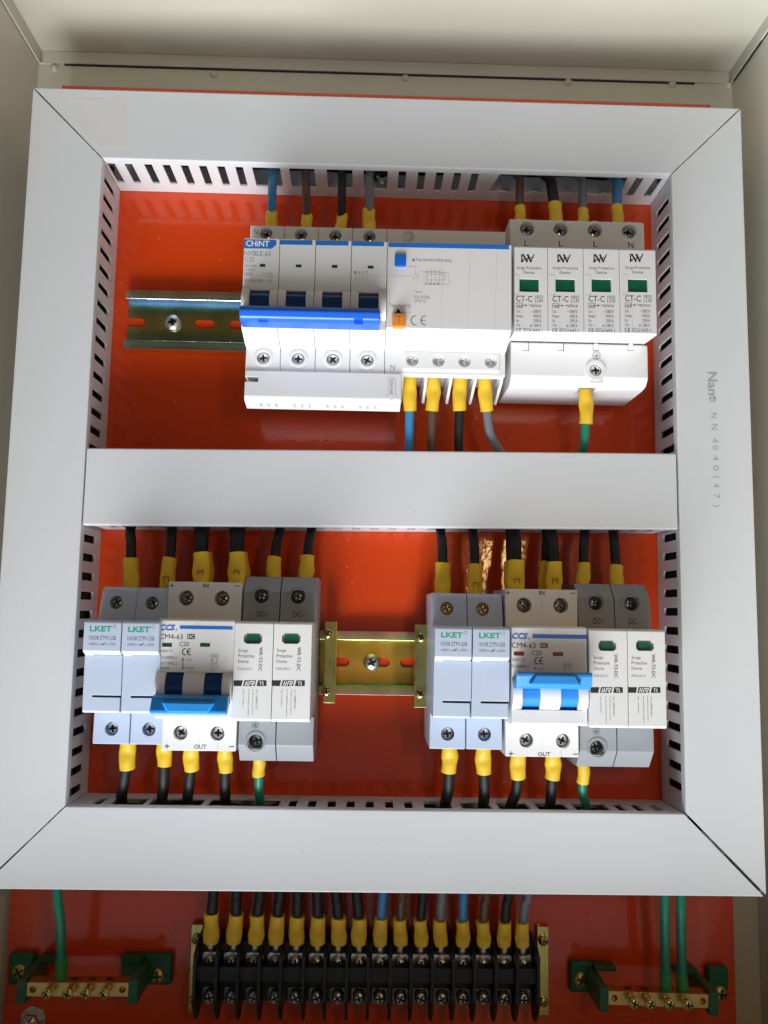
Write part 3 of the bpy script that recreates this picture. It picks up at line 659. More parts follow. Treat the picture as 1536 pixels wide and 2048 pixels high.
dr = B().prof([(21.9, 45), (21.9, 71.3), (20.8, 72), (7.2, 72), (6.3, 71), (5.4, 68.4), (-21.6, 67.4), (-22.4, 66.5), (-22.4, 45)], -9.05, 8.9, .55).build('drawer', 'fuse_plastic', fh)
ga = at(*g1(157, 1028), 67.5); gb = at(*g1(324, 1017), 67.5)
cut(dr, B().box(ga[0] - OX, gb[0] - OX, ga[1] - OZ, gb[1] - OZ, 66.0, 75, 0))
B().box(ga[0] - OX, gb[0] - OX, ga[1] - OZ, gb[1] - OZ, 65.8, 66.6, 0).build('groove', 'dark_gap', dr)
ga = at(*g1(153, 1015), 68); gb = at(*g1(336, 782), 68)
B().prof([(gb[1] - OZ, 67), (gb[1] - OZ, 68.9), (ga[1] - OZ, 68.1), (ga[1] - OZ, 66.4)], ga[0] - OX, gb[0] - OX, .4).build('grip_panel', 'fuse_plastic', dr)
DF = 72.06
text(dr, 'ink_green', 'LKET', *g1(142, 616), *g1(272, 646), DF, O, bold=.03); circ(dr, 'ink_green', *g1(287, 618), .8, .18, DF, O)
text(dr, 'ink_grey', '10X38 ZTPV-25B', *g1(138, 673), *g1(295, 694), DF, O)
text(dr, 'ink_grey', '1000V', *g1(138, 712), *g1(186, 726), DF, O); text(dr, 'ink_grey', '32A', *g1(258, 712), *g1(293, 726), DF, O)
line(dr, 'ink_grey', [g1(188, 722), g1(212, 721), g1(232, 711)], .16, DF, O); line(dr, 'ink_grey', [g1(232, 722), g1(256, 722)], .16, DF, O); line(dr, 'ink_grey', [g1(215, 724), g1(228, 714)], .5, DF, O)
flush_print()
for lab, x in (('pale blue fuse holder between the end one and the breaker with lowered lever', -116.0),
               ('pale blue fuse holder beside the right brass rail clamp', 34.5),
               ('pale blue fuse holder directly left of the breaker whose light blue lever is raised', 53.0)):
    c = copy_tree(fh); c.rotation_euler.y = math.radians({-116.0: -.15, 34.5: .35, 53.0: .1}[x]); c.location = conv(x, OZ - (.2 if x > 0 else 0), 0); c['label'] = lab
    if x > 0:  # upper screws on the right carry the painted warm reflection
        top_ = max((k for k in kids(c) if k.name.startswith('screw')), key=lambda k: k.location.z)
        top_.data = SCREW['gold']; top_.location.y = -.0462; top_['label'] = 'golden looking upper terminal screw'

# ------------------------------------------------------------------ two pole DC breakers
P_CC = [(42.0, 6), (42.0, 50), (23.3, 50), (23.3, 67.2), (22.6, 68), (-23.4, 68), (-24.4, 67), (-25.0, 50), (-42.0, 50), (-42.0, 6)]
def cc_breaker(label, OX, OZ, up, g, sc_pts):
    O = (OX, OZ)
    t = thing('circuit_breaker', label, 'circuit breaker', OX, OZ, group='white two pole breakers in the lower row')
    o = B().prof(P_CC, -18.5, 18.5, .4).build('housing', 'white', t); cc = []
    for s in (0, 1):
        x0, x1 = (-18.5, 0) if s == 0 else (0, 18.5)
        (ua, va), (ub, vb) = sc_pts[s], sc_pts[s + 2]
        p = at(ua, va, 47); q = at(ub, vb, 47)
        cc += [B().lathe(p[0] - OX, p[1] - OZ, [(3.9, 38), (3.9, 60)], seg=24), B().lathe(q[0] - OX, q[1] - OZ, [(3.6, 38), (3.6, 60)], seg=24)]
        zlo, zhi = (-15.6, -2.2) if not up else (-17, -2)
        screw('term', p[0] - OX, p[1] - OZ, 44.5, t); screw('term', q[0] - OX, q[1] - OZ, 46.8, t)
    cc += [B().box(-16, 16, zlo, zhi, 58, 80, 0), B().box(-.12, .12, 24, 60, 49.7, 60, 0), B().box(-.12, .12, -60, -26, 49.7, 60, 0), B().box(-.12, .12, 20.5, 30, 67.4, 80, 0)]
    cut(o, *cc)
    zc = -9.2
    for xa, xb in ((-18.4, -13.6), (-5.0, 5.0), (13.6, 18.4)):
        P = [(zc + 8.6 * math.sin(q_), 63.6 + 8.6 * math.cos(q_)) for q_ in [math.radians(a_) for a_ in range(-85, 86, 10)]]
        B().prof(P + [(zc + 7, 58), (zc - 7, 58)], xa, xb, .35, 1).build('rocker_cheek', 'white', t)
    for xa, xb in ((-13.5, -5.1), (5.1, 13.5)):
        P = [(zc + 7.6 * math.sin(q_), 62.6 + 7.6 * math.cos(q_)) for q_ in [math.radians(a_) for a_ in range(-85, 86, 10)]]
        B().prof(P + [(zc + 6, 58), (zc - 6, 58)], xa, xb, .1, 1).build('lever', 'blue_dark' if not up else 'blue_light', t)
    s = -1 if not up else 1
    zb = -16.6 if not up else -2.2
    P = [(zb + s * -4.2, 68.5), (zb + s * -4.2, 75), (zb + s * -3.4, 78), (zb + s * 2.4, 81), (zb + s * 4.2, 80.6), (zb + s * 4.2, 78.5), (zb, 72), (zb, 68.5)]
    B().prof(P, -17.9, 17.9, .5).build('handle_bar', 'blue_light', t)
    zg = zb + s * .6
    gr = B(); m_ = [(-12.6, zg - s * 2.4), (12.6, zg - s * 2.4), (9.6, zg + s * 2.6), (-9.6, zg + s * 2.6)]
    gr.front(m_, 76, 82.2, .8); gr.build('handle_grip', 'blue_light', t)
    D1 = 68.07; tx = lambda m__, s_, x0_, y0_, x1_, y1_, **kw: text(t, m__, s_, *g(x0_, y0_), *g(x1_, y1_), D1, O, **kw)
    for k, x_ in enumerate((562, 782)):
        fl = B().pbox(*g(x_, 714), *g(x_ + 58, 735), D1 + .08, 67, .1, O); fl.build('indicator', 'flag_red' if up else 'flag_green', t)
    tx('blue_print', 'CCS', 549, 606, 640, 640, bold=.045, shear=.25); circ(t, 'blue_print', *g(646, 637), .45, .2, D1, O)
    rect(t, 'blue_print', *g(665, 616), *g(972, 631), D1, O)
    tx('ink_black', 'CM4-63', 549, 663, 684, 690); rect(t, 'ink_black', *g(708, 662), *g(753, 690), D1, O)
    text(t, 'ink_white', 'DC', *g(712, 666), *g(749, 686), D1 + .04, O, bold=.02)
    tx('ink_black', 'C20', 662, 706, 719, 731)
    tx('ink_grey', '1000V', 546, 752, 598, 767); line(t, 'ink_grey', [g(602, 755), g(624, 755)], .14, D1, O); line(t, 'ink_grey', [g(602, 761), g(624, 761)], .14, D1, O)
    ce(t, 'ink_black', *g(680, 746), *g(726, 782), D1, O, .45)
    tx('ink_grey', 'IEC60898-2', 545, 790, 649, 804)
    if not up:
        tx('ink_grey', 'GB/T10963.2', 545, 822, 649, 838); tx('ink_black', '6000A', 541, 851, 606, 866)
        line(t, 'ink_black', [g(683, 808), g(683, 862)], .35, D1, O)
        tx('ink_black', 'O OFF', 695, 852, 747, 864)
        poly(t, 'ink_black', [g(676, 856), g(690, 856), g(683, 868)], D1, O)
    poly(t, 'ink_black', [g(676, 811), g(690, 811), g(683, 799)], D1, O); tx('ink_grey', 'I ON', 697, 805, 733, 816)
    for x_ in (855, 880):
        circ(t, 'ink_grey', *g(x_, 789), 1.0, .2, D1, O); line(t, 'ink_grey', [g(x_ - 5, 789), g(x_ + 5, 789)], .15, D1, O)
        text(t, 'ink_grey', '1' if x_ == 855 else '3', *g(x_ - 6, 806), *g(x_ - 1, 820), D1, O)
        if not up:
            line(t, 'ink_grey', [g(x_ + 2, 803), g(x_ + 2, 822), g(x_ - 8, 838)], .18, D1, O); line(t, 'ink_grey', [g(x_ + 2, 838), g(x_ + 7, 845), g(x_ + 1, 851), g(x_ + 2, 864)], .18, D1, O)
            text(t, 'ink_grey', '2' if x_ == 855 else '4', *g(x_ - 9, 853), *g(x_ - 3, 866), D1, O)
    line(t, 'ink_black', [g(858, 832), g(884, 832)], .12, D1, O) if not up else None
    D2 = 50.06; s1 = [at(u, v, 50) for u, v in sc_pts]
    up_y = sc_pts[0][1] - 25; lo_y = sc_pts[2][1] + 28; ux = sc_pts[0][0]; lx = sc_pts[2][0]
    text(t, 'ink_black', 'IN', ux + 32, up_y - 3.5, ux + 43, up_y + 4, D2, O, bold=.02)
    text(t, 'ink_black', 'OUT', lx + 25, lo_y - 3, lx + 50, lo_y + 5, D2, O, bold=.01)
    line(t, 'ink_black', [(ux - 34.5, up_y), (ux - 26.5, up_y)], .4, D2, O); line(t, 'ink_black', [(ux - 30.5, up_y - 4), (ux - 30.5, up_y + 4)], .4, D2, O)
    line(t, 'ink_black', [(ux + 96, up_y + 1), (ux + 104, up_y + 1)], .4, D2, O)
    line(t, 'ink_black', [(lx - 33, lo_y), (lx - 25, lo_y)], .4, D2, O); line(t, 'ink_black', [(lx - 29, lo_y - 4), (lx - 29, lo_y + 4)], .4, D2, O)
    line(t, 'ink_black', [(lx + 96, lo_y + 1), (lx + 104, lo_y + 1)], .4, D2, O)
    line(t, 'ink_grey', [(ux + 73, up_y + 5), (ux + 73, up_y + 18)], .1, D2, O); line(t, 'ink_grey', [(lx + 72, lo_y - 7), (lx + 72, lo_y + 7)], .1, D2, O)
    flush_print()
cc_breaker('white two pole breaker with green flags and its light blue lever lowered', -90.2, -91.9, False, g1, [(374.3, 1196), (445.7, 1197), (363, 1464.4), (436.4, 1466)])
g3 = lambda x_, y_: (1028.5 + (x_ - 562) * .3555 - .008 * (y_ - 600), 1254.5 + (y_ - 573) * .348 + (x_ - 562) * .004)
cc_breaker('white two pole breaker with red flags and its light blue lever raised', 81.9, -92.6, True, g3, [(1046, 1210.5), (1119, 1211), (1050.8, 1479.5), (1123.6, 1480.6)])

# ------------------------------------------------------------------ two pole surge protectors on grey bases
OX, OZ = -52.6, -92.6; O = (OX, OZ)
ws = thing('surge_protector', 'two module surge protector on a grey base beside the left rail clamp', 'surge protector', OX, OZ, group='grey based surge protectors in the lower row')
o = B().prof([(46.4, 6), (46.4, 38), (38.5, 46), (22, 48), (22, 44), (-24, 44), (-24, 48), (-38.5, 48), (-47.4, 40), (-47.4, 6)], -18.4, 19.4, .5).build('base_housing', 'grey_plastic', ws)
s1, s2, s3 = at(523.4, 1192, 45), at(596, 1193.6, 45), at(512, 1482.7, 46)
cut(o, *[B().lathe(p[0] - OX, p[1] - OZ, [(3.6, 36), (3.6, 60)], seg=24) for p in (s1, s2, s3)], B().box(.2, .75, 20, 60, 30, 60, 0), B().box(.2, .75, -60, -24, 30, 60, 0),
    B().box(s3[0] - OX - 5.2, s3[0] - OX - 5.0, -60, s3[1] - OZ, 47, 60, 0))
for p in (s1, s2, s3):
    dz = 46.4 if p is not s3 else 48
    r_ = B().lathe(p[0] - OX, p[1] - OZ, [(5.2, dz - 1.2), (5.1, dz + .5), (4.7, dz + .7)], seg=28).build('screw_collar', 'grey_plastic', ws); cut(r_, B().lathe(p[0] - OX, p[1] - OZ, [(4.3, 40), (4.3, 55)], seg=24))
    screw('term', p[0] - OX, p[1] - OZ, 43, ws)
for k in range(2):
    xa, xb = ((-18.9, -.1), (.1, 18.6))[k]
    md = B().prof([(23.3, 22), (23.3, 69.2), (22.5, 70), (-23.2, 70), (-24.1, 69.2), (-24.1, 24), (-18, 22)], xa, xb, .45).build('plug_module', 'white', ws)
    B().box(xb - 3.2, xb - .8, 23.2, 25, 40, 47.6, .2).build('latch_tab', 'white', md)
    du = (0, 222)[k]
    g = lambda x_, y_: g1(x_ + du, y_)
    a = at(*g(1035, 717), 70); b_ = at(*g(1143, 658), 70); cx, cz = (a[0] + b_[0]) / 2 - OX, (a[1] + b_[1]) / 2 - OZ; hw, hh = (b_[0] - a[0]) / 2, (b_[1] - a[1]) / 2
    oc = lambda h_, v_, c_: [(cx - h_ + c_, cz - v_), (cx + h_ - c_, cz - v_), (cx + h_, cz - v_ + c_), (cx + h_, cz + v_ - c_), (cx + h_ - c_, cz + v_), (cx - h_ + c_, cz + v_), (cx - h_, cz + v_ - c_), (cx - h_, cz - v_ + c_)]
    cut(md, B().front(oc(hw, hh, 1.2), 67.6, 75, 0))
    B().front(oc(hw - .05, hh - .05, 1.2), 67, 67.9, 0).build('window_rim', 'grey_plastic', md)
    B().front(oc(hw - 1.2, hh - .6, .5), 67.5, 69.0, .3).build('status_window', 'window_green', md)
    T = lambda m_, s_, x0_, y0_, x1_, y1_, **kw: text(md, m_, s_, *g(x0_, y0_), *g(x1_, y1_), DN, O, **kw)
    T('ink_grey', 'Surge', 1006, 748, 1060, 769); T('ink_grey', 'Protective', 1004, 779, 1096, 797); T('ink_grey', 'Device', 1003, 811, 1064, 828)
    T('ink_light', 'EN61643-31', 1001, 856, 1086, 870, shear=.2)
    T('ink_black', 'WR-T2-DC', 1121, 738, 1146, 876, rot=90)
    poly(md, 'ink_black', [g(977, 930), g(1031, 930), g(1022, 963), g(977, 962)], DN, O)
    poly(md, 'ink_black', [g(1040, 930), g(1108, 930), g(1100, 963), g(1031, 963)], DN, O)
    for x_ in (1040, 1051, 1062): poly(md, 'ink_white', [g(x_ + 9, 935), g(x_ + 14, 935), g(x_ + 6, 960), g(x_, 960)], DN + .03, O)
    line(md, 'ink_white', [g(1078, 937), g(1098, 937), g(1096, 947), g(1080, 949), g(1090, 960)], .5, DN + .03, O); 
    poly(md, 'ink_black', [g(1119, 930), g(1168, 930), g(1168, 962), g(1110, 963)], DN, O)
    text(md, 'ink_white', 'T2', *g(1126, 937), *g(1152, 956), DN + .03, O, bold=.02)
    T('ink_light', 'Uc :1000V DC', 1103, 985, 1118, 1098, rot=90); T('ink_light', 'In(8/20\u00b5s):20kA', 1081, 982, 1094, 1130, rot=90)
    T('ink_light', 'Imax(8/20\u00b5s):40kA', 1056, 982, 1070, 1140, rot=90); T('ink_light', 'Up \u22644.0kV', 1026, 982, 1040, 1080, rot=90)
    flush_print()
text(ws, 'ink_black', 'DC+', *g1(1113, 528), *g1(1174, 561), 48.3, O); text(ws, 'ink_black', 'DC-', *g1(1323, 530), *g1(1384, 563), 48.3, O)
earth_mark(ws, 'ink_black', 510.6, 1449.6, 1.7, 48.06, O)
flush_print()
c = copy_tree(ws); c.location = conv(119.9, -93.3, 0); c['label'] = 'two module surge protector on a grey base at the right end of the lower row'

# ------------------------------------------------------------------ rail end clamps
def clamp(label, u0, u1, v0, v1, su, sv, side):
    a = at(u0, v1, 20); b_ = at(u1, v0, 20); x, z = (a[0] + b_[0]) / 2, (a[1] + b_[1]) / 2
    t = thing('rail_clamp', label, 'rail clamp', x, z, 0, group='brass coloured rail end clamps'); hw, hh = (b_[0] - a[0]) / 2, (b_[1] - a[1]) / 2
    o = B().prof([(hh, 8), (hh, 20), (-hh, 20), (-hh, 8), (-hh + 1.2, 8), (-hh + 1.2, 18.6), (hh - 1.2, 18.6), (hh - 1.2, 8)], -hw, hw, .35).build('bracket', 'clamp_gold', t)
    B().box(side * hw - .6, side * hw + .6, -hh, hh, 8, 21, .2).build('bent_edge', 'clamp_gold', t)
    B().box(-side * hw, -side * (hw - 1), -12, 12, 2, 18, .2).build('jaw', 'rail_gold', t)
    for s_ in (0, 1):
        p = at(su[s_], sv[s_], 22); screw('small', p[0] - x, p[1] - z, 22.4, t)
clamp('brass rail clamp at the left end of the bare lower rail, beside a surge protector', 646, 672, 1243, 1406, (655.7, 652.8), (1268, 1383), 1)
clamp('brass rail clamp at the right end of the bare lower rail, beside a fuse holder', 830, 856, 1249, 1415, (843, 841), (1275, 1388), -1)

# ------------------------------------------------------------------ wires
def spline(P, n=6):
    out = []; Q = [P[0]] + P + [P[-1]]
    for i in range(1, len(Q) - 2):
        p0, p1, p2, p3 = [Vector(q) for q in Q[i - 1:i + 3]]
        for k in range(n):
            t = k / n; out.append(tuple(.5 * ((2 * p1) + (-p0 + p2) * t + (2 * p0 - 5 * p1 + 4 * p2 - p3) * t * t + (-p0 + 3 * p1 - 3 * p2 + p3) * t ** 3)))
    out.append(tuple(P[-1])); return out
def wire(col, label, pts, r, sl, wmm, far, into=(0, 3), crimp=True, group='wires', lug=None, sleeve_mat='sleeve', mark=False):
    """pts: measured (u, v, d) from the duct to the sleeve; sl: sleeve (u0, v0, d0, u1, v1, d1); far: (dx, dz, d) continuation inside the duct"""
    names = {'black': 'wire_black', 'blue': 'wire_blue', 'brown': 'wire_brown', 'grey': 'wire_grey', 'green': 'wire_green'}
    P = [(*at(u, v, d), d) for u, v, d in pts]
    A = (*at(sl[0], sl[1], sl[2]), sl[2]); Z = (*at(sl[3], sl[4], sl[5]), sl[5])
    t = thing('wire', label, 'wire', A[0], A[1], A[2], group=group)
    loc = lambda p: (p[0] - A[0], p[1] - A[1], p[2] - A[2])
    first = (P[0][0] + far[0], P[0][1] + far[1], far[2])
    path = [first] + P + [tuple(A[i] + (Z[i] - A[i]) * .5 for i in range(3))]
    sp = spline([loc(p) for p in path], 7)
    B().tube(sp, [r * (1 + .02 * math.sin(i * 1.3)) for i in range(len(sp))], 16).build('insulation', names[col], t)
    L = Vector(Z) - Vector(A); n = 14; pp = []; rr = []
    ph = random.uniform(0, 6); kx = random.uniform(.9, 1.1); big = 1.12 if crimp else 1.0
    ext = into[1] / max(L.length, 1)
    h = wmm / 2
    for i in range(n + 1):
        q = i / n * (1 + ext); p = Vector(A) + L * q + Vector((.25 * math.sin(ph + q * 4), 0, .25 * math.cos(ph * 2 + q * 3)))
        f_ = 1.0 - .03 * math.sin(q * 7 + ph)
        bulge = math.exp(-((q - .72) / .2) ** 2)
        pp.append(loc(tuple(p))); rr.append((h * f_ * (1 + (big - 1) * bulge) * (1.03 if i == 0 else 1), h * (.98 - (.25 * bulge if crimp else 0))))
    o = B().tube(pp, rr, 18).build('sleeve', sleeve_mat, t)
    if mark:
        q = .80; c_ = Vector(A) + L * q; dd = h * .78
        m_ = B(); x_, z_, d_ = loc(tuple(c_))
        for (xa, xb, za, zb) in ((-1.6, 1.6, 1.5, 2.0), (-1.6, 1.6, -2.0, -1.5), (-1.6, -1.2, -1.6, 1.6), (1.2, 1.6, -1.6, 1.6)): m_.box(x_ + xa, x_ + xb, z_ + za, z_ + zb, d_ + dd - .6, d_ + dd + .25, .05)
        m_.build('crimp_mark', 'crimp_dark', t)
    if lug: lug(t, A, Z)
    return t
# upper row, line side
GU = 'wires from the top duct into the wide breaker'; 
for col, u0, v0, us, vs, ue, w_, rr_ in (('blue', 545, 335, 544, 427, 542.5, 6.6, 2.45), ('brown', 610, 338, 614, 432, 614, 6.2, 2.3), ('black', 682, 340, 685.5, 431.5, 680, 6.2, 2.4), ('grey', 741, 342, 738.5, 421, 737.5, 7.0, 2.5)):
    wire(col, '%s wire dropping from the top duct into the wide breaker' % col, [(u0, v0, 25), ((u0 * .45 + us * .55), (v0 + vs) / 2, 33)], rr_, (us, vs, 32, ue, 458, 34), w_, (-8 if col != 'grey' else 6, 14, 14), (0, 5), crimp=(col == 'grey'), group=GU)
GV = 'wires from the top duct into the four module surge protector'
for col, u0, v0, us, vs, ue, w_, rr_ in (('brown', 1038, 355, 1040, 416, 1040, 6.0, 2.3), ('black', 1098, 357, 1111, 408, 1111, 7.4, 3.0), ('grey', 1163, 358, 1167, 421, 1166, 6.0, 2.4), ('blue', 1234, 360, 1234.5, 413, 1235, 6.4, 2.7)):
    wire(col, '%s wire dropping from the top duct into the four module surge protector' % col, [(u0, v0, 25), ((u0 + us) / 2, (v0 + vs) / 2, 30)], rr_, (us, vs, 33, ue, 438, 35), w_, (-6, 12, 14), (0, 5), crimp=False, group=GV)
# upper row, load side
GL = 'wires from the wide breaker down to the middle duct'
for col, us, ue, v_, u2, u3 in (('blue', 820, 819.5, 822, 818.5, 817.6), ('brown', 867, 864, 822, 863, 864), ('black', 920, 919, 822, 917.5, 917), ('grey', 970, 973, 823, 978, 1006)):
    pts = [(u3, 912, 30), (u2, 862, 33)] if col != 'grey' else [(1006, 914, 30), (985, 878, 32), (977, 852, 34)]
    wire(col, '%s wire leaving the bottom of the wide breaker' % col, pts, 2.4, (ue, v_, 35, us, 768, 38), 7.2, (0 if col != 'grey' else 12, -16, 20), (0, 4), group=GL)
wire('green', 'green earth wire leaving the bottom of the four module surge protector', [(1163, 912, 28), (1169, 880, 33)], 2.5, (1172, 848, 35, 1171.5, 794, 37), 7.2, (-2, -16, 20), (0, 4))
# lower row
def lower(side, ups, downs):
    GA, GB_ = ('black wires from the middle duct into the %s device group' % side), ('black wires from the %s device group down to the bottom duct' % side)
    tgt = ['first fuse holder', 'second fuse holder', 'plus input of the breaker', 'minus input of the breaker', 'DC plus terminal', 'DC minus terminal']
    for i, (u0, us, vs, ue, ve, wm, r_, dd) in enumerate(ups):
        wire('black', 'black wire from the middle duct into the %s, lower %s group' % (tgt[i], side), [(u0, 1058, 26), ((u0 * .4 + us * .6), (1058 + vs) / 2, 31)], r_, (us, vs, dd, ue, ve, dd + 2), wm, (0, 18, 20), (0, 5), group=GA, mark=i in (1, 2, 3))
    tgt = ['first fuse holder', 'second fuse holder', 'plus output of the breaker', 'minus output of the breaker', 'surge protector']
    for i, (col, us, vs, ue, ve, um, vm, u3, v3, wm, r_) in enumerate(downs):
        wire(col, '%s wire below the %s of the lower %s group' % (col, tgt[i], side), [(u3, v3, 26), (um, vm, 31)], r_, (us, vs, 34, ue, ve, 36), wm, (0, -14, 18), (0, 5), group=GB_ if col == 'black' else None or 'green earth wires', crimp=col == 'black')
lower('left', [(261, 263, 1117, 262, 1172, 8.0, 2.7, 31), (344, 341, 1116, 333, 1171, 7.6, 2.7, 31), (405, 402, 1106, 404, 1160, 8.8, 3.7, 36), (477, 474, 1106, 475, 1160, 9.0, 3.8, 36), (560, 549, 1115, 547, 1151, 7.4, 2.6, 32), (623, 615, 1113, 611, 1152, 7.6, 2.6, 32)],
      [('black', 255, 1537, 256, 1490, 247, 1568, 243, 1601, 8.0, 2.9), ('black', 328, 1531, 329, 1490, 327, 1570, 324, 1606, 7.4, 2.9), ('black', 383, 1539, 383, 1502, 378, 1572, 375, 1604, 7.8, 2.8), ('black', 451, 1543, 451, 1503, 450, 1573, 451, 1606, 7.4, 2.8), ('green', 518, 1551, 518, 1527, 517.5, 1575, 521, 1609, 6.4, 2.4)])
lower('right', [(881, 887, 1127, 884, 1181, 7.8, 2.6, 31), (945, 951, 1130, 951, 1183, 7.4, 2.6, 31), (1028, 1032, 1123, 1032, 1176, 9.0, 3.3, 36), (1101, 1108, 1125, 1108, 1175, 8.2, 3.2, 36), (1169, 1167, 1128, 1165, 1165, 7.2, 2.6, 32), (1226, 1232, 1132, 1233, 1166, 7.4, 2.6, 32)],
      [('black', 898, 1543, 899, 1502, 897, 1575, 889, 1616, 7.8, 2.9), ('black', 967, 1546, 967, 1505, 969, 1578, 966, 1617, 7.8, 2.9), ('black', 1036, 1555, 1036, 1517, 1033, 1580, 1020, 1617, 7.8, 2.8), ('black', 1105, 1556, 1106, 1518, 1103, 1580, 1099, 1617, 7.8, 2.8), ('green', 1166, 1565, 1167, 1534, 1165, 1585, 1172, 1618, 6.2, 2.4)])
for side, u0, us, ue, v in (('left', 397, 411, 414, 1108), ('left', 468, 482, 486, 1108), ('right', 1020, 1022, 1022, 1125), ('right', 1093, 1092, 1090, 1125)):
    wire('black', 'thinner black wire behind the thick one, %s input of the lower %s breaker' % ('plus' if u0 in (397, 1020) else 'minus', side), [(u0, 1058, 20), ((u0 + us) / 2, 1085, 24)], 2.6, (us, v, 27, ue, v + 50, 29), 7.2, (0, 18, 16), (0, 5), group='second wires behind the breaker inputs')

# ------------------------------------------------------------------ terminal strip
ts = thing('terminal_strip', 'long black sixteen pole terminal strip below the bottom duct', 'terminal strip', 0, 0)
xs_up = [418.6, 462, 505.8, 550, 590.5, 633, 675, 718, 759.6, 801, 842, 884.6, 926, 968, 1009, 1048.6]
bars = [388.6, 431.6, 474.6, 517.5, 560.5, 606, 649, 693, 736, 780, 822, 864.5, 907, 949, 992, 1035, 1077]
zt, zb_ = at(700, 1915, 14)[1], at(700, 2010, 14)[1]
xa, xb = at(386, 1960, 22)[0], at(1078, 1960, 22)[0]
za, zb_ = -237.5, -267.5
B().prof([(za, 2), (za, 12), (za - 8.5, 12), (za - 9.5, 21), (za - 17, 21), (za - 18, 12), (zb_, 12), (zb_, 2)], xa, xb, .4).build('body', 'strip_black', ts)
for u in bars:
    x = at(u, 1960, 24)[0]
    B().prof([(za + 3, 2), (za + 1.5, 17), (za - 3, 25), (zb_ + 5, 25), (zb_ - 1, 22), (zb_ - 7.5, 16), (zb_ - 8, 10), (zb_ - 1, 2)], x - .8, x + .8, .2).build('partition', 'strip_black', ts)
ZU, ZL = [at(700, v, 17)[1] for v in (1929, 1998)]
SC = []
for k, u in enumerate(xs_up):
    for j, (zz, v) in enumerate(((ZU, 1929), (ZL, 1998))):
        x = at(u, v, 17)[0]
        pz = B(); pz.box(x - 4.2, x + 4.2, zz - 3.9, zz + 3.9, 12, 12.9, .15); pz.box(x - 4.2, x - 3.7, zz - 3.6, zz + 3.6, 12.9, 14.2, .1); pz.box(x + 3.7, x + 4.2, zz - 3.6, zz + 3.6, 12.9, 14.2, .1)
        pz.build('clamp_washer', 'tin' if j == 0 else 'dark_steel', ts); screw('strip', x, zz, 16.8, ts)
for (u0, v0, u1, v1, pts) in ((376, 1849, 404, 2026, ((390, 1880), (379.5, 2000))), (1070, 1854, 1097, 2031, ((1083, 1883), (1087, 2006)))):
    a = at(u0, v1, 5); b_ = at(u1, v0, 5)
    xl_, xr_ = (a[0], a[0] + 6.2) if u0 < 700 else (b_[0] - 6.2, b_[0])
    B().box(xl_, xr_, a[1], b_[1], 0.2, 5, .4).build('bracket', 'clamp_gold', ts)
    for (u, v) in pts:
        q = at(u, v, 7); screw('small', (xl_ + xr_) / 2, q[1], 7, ts)
def lug_fn(t, A, Z):
    x, z, d = Z[0] - A[0], Z[1] - A[1], Z[2] - A[2]
    b = B(); b.tube([(x, z + 1.5, d), (x, z - 2.6, d - .6), (x, z - 4.6, d - 2.4), (x, z - 6.4, d - 3.9)], [(2.8, 2.3), (3.0, 2.0), (3.4, 1.0), (3.6, .6)], 14)
    b.lathe(x, z - 9.2, [(4.2, d - 4.9), (4.2, d - 4.0)], seg=20); b.build('lug', 'tin', t)
sl_up = [423, 472, 514.5, 554.5, 594.7, 636.7, 678, 718.5, 761.5, 800, 841, 879.5, 925, 966, 1008.6, 1043.5]
tops_ = [427, 473, 520, 560, 595.7, 634.7, 672.5, 714, 765.6, 804, 846, 883.5, 927, 972.6, 1017, 1056]
cols = ['black'] * 8 + ['blue', 'brown', 'black', 'grey'] * 2
ordn = ['first', 'second', 'third', 'fourth', 'fifth', 'sixth', 'seventh', 'eighth', 'ninth', 'tenth', 'eleventh', 'twelfth', 'thirteenth', 'fourteenth', 'fifteenth', 'last']
for k in range(16):
    v0 = 1826 + k * 1.2; 
    wire(cols[k], '%s wire on the %s terminal of the black strip, counting from left' % (cols[k], ordn[k]), [(tops_[k], 1790, 21), ((tops_[k] * .5 + sl_up[k] * .5), 1808, 21)], 2.75 if k < 8 else 2.4, (sl_up[k], v0, 20.5, (sl_up[k] * .6 + xs_up[k] * .4), 1883 + k * .5, 17.8),
         7.6 if k < 8 else 6.9, (0, 26, 20), (0, 0), group='wires on the black terminal strip', lug=lug_fn)

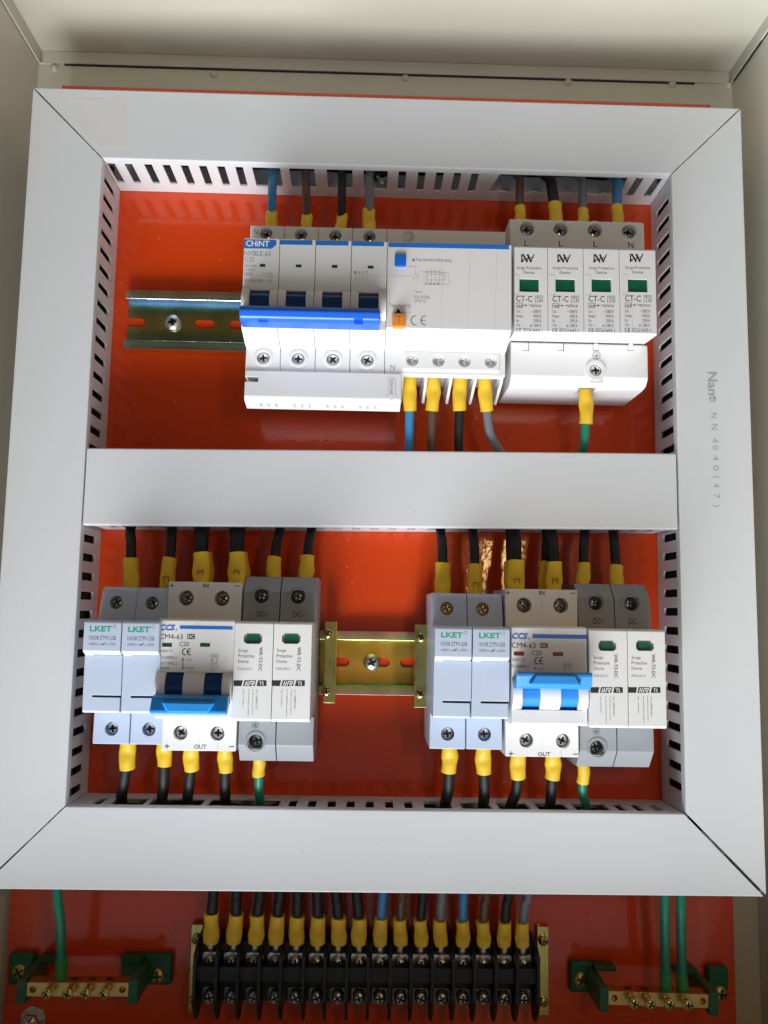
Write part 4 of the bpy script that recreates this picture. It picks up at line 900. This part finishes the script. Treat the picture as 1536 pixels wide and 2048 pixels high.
# ------------------------------------------------------------------ earth bars
def earth_bar(label, u0, u1, v0, v1, holes, scr, ends, dv, feet, screwpt):
    a = at(u0, v1, 30); b_ = at(u1, v0, 30); x, z = (a[0] + b_[0]) / 2, (a[1] + b_[1]) / 2
    rot = math.degrees(math.atan2(dv, b_[0] - a[0]))
    t = thing('earth_bar', label, 'earth bar', x, z, 0, rot, group='brass earth bars on green mounts')
    hw = (b_[0] - a[0]) / 2
    o = B().box(-hw, hw, -3.4, 3.4, 21.5, 30, .25).build('bar', 'brass', t)
    hx = [at(u, 1970, 26)[0] - x for u in holes]; ex = [at(u, 1980, 30)[0] - x for u in ends]
    cut(o, *[B().lathe(q, 25.6, [(1.9, -2), (1.9, 9)], axis='z', seg=16) for q in hx], *[B().lathe(q, 0, [(1.7, 26), (1.7, 34)], seg=16) for q in ex])
    for (u, v) in scr:
        q = at(u, v, 37)[0] - x
        s = screw('small', q, .2, 36.5, t); B().lathe(q, .2, [(1.7, 28), (1.7, 34.5)], seg=12).build('screw_shank', 'brass_screw', t)
    for s in (-1, 1):
        xe = s * (hw + 1.6)
        B().box(xe - 2.3, xe + 2.3, -6.5, 5.2, 3, 31.5, .5).build('mount', 'mount_green', t)
        f_ = B(); fx0, fx1 = feet[0 if s < 0 else 1]
        f_.box(at(fx0, 1950, 6)[0] - x, at(fx1, 1950, 6)[0] - x, -8, 8, .2, 5.5, 1.6, 3); f_.box(xe - s * .5, xe - s * 12, 5.5, 8, 2, 11, .4)
        f_.build('foot', 'mount_green', t)
    for u, v in screwpt:
        p = at(u, v, 6); screw('foot', p[0] - x, p[1] - z, 6.4, t)
    return t
earth_bar('brass earth bar on green mounts at the lower left with one green wire', 49.5, 261, 1965, 1993.5, (122, 148.4, 183.6, 218.8), [(91, 1992), (133.6, 1987), (169, 1986), (205.7, 1986)], (65.6, 245), -.3, ((14, 66), (240, 343)), ((37.8, 1944), (314, 1954)))
earth_bar('brass earth bar on green mounts at the lower right with two green wires', 1213.6, 1420, 1984, 2015, (1255, 1289, 1332, 1364), [(1270, 2007), (1302.7, 2005), (1341, 2012.8), (1378, 2013.7)], (1228.5, 1405), 1.4, ((1141, 1195), (1416, 1458)), ((1162.5, 1964), (1443, 1984)))
for lab, u0, um, us, vs, ve in (('green earth wire curving down to the earth bar at the lower left', 114, 121, 122, 1917, 1956), ('green earth wire reaching the lower right earth bar, the one nearer its middle', 1328, 1330, 1331, 1945, 1976), ('green earth wire reaching the lower right earth bar, the one nearer its outer end', 1360, 1362, 1363.5, 1945, 1977)):
    wire('green', lab, [(u0, 1776, 30), (um, 1850, 30)], 2.45, (us, vs, 27, us + .5, ve - 6, 26), 5.8, (-3 if u0 < 200 else 0, 22, 20), (0, 4), crimp=False, group='green earth wires', sleeve_mat='sleeve_green')
flush_print()
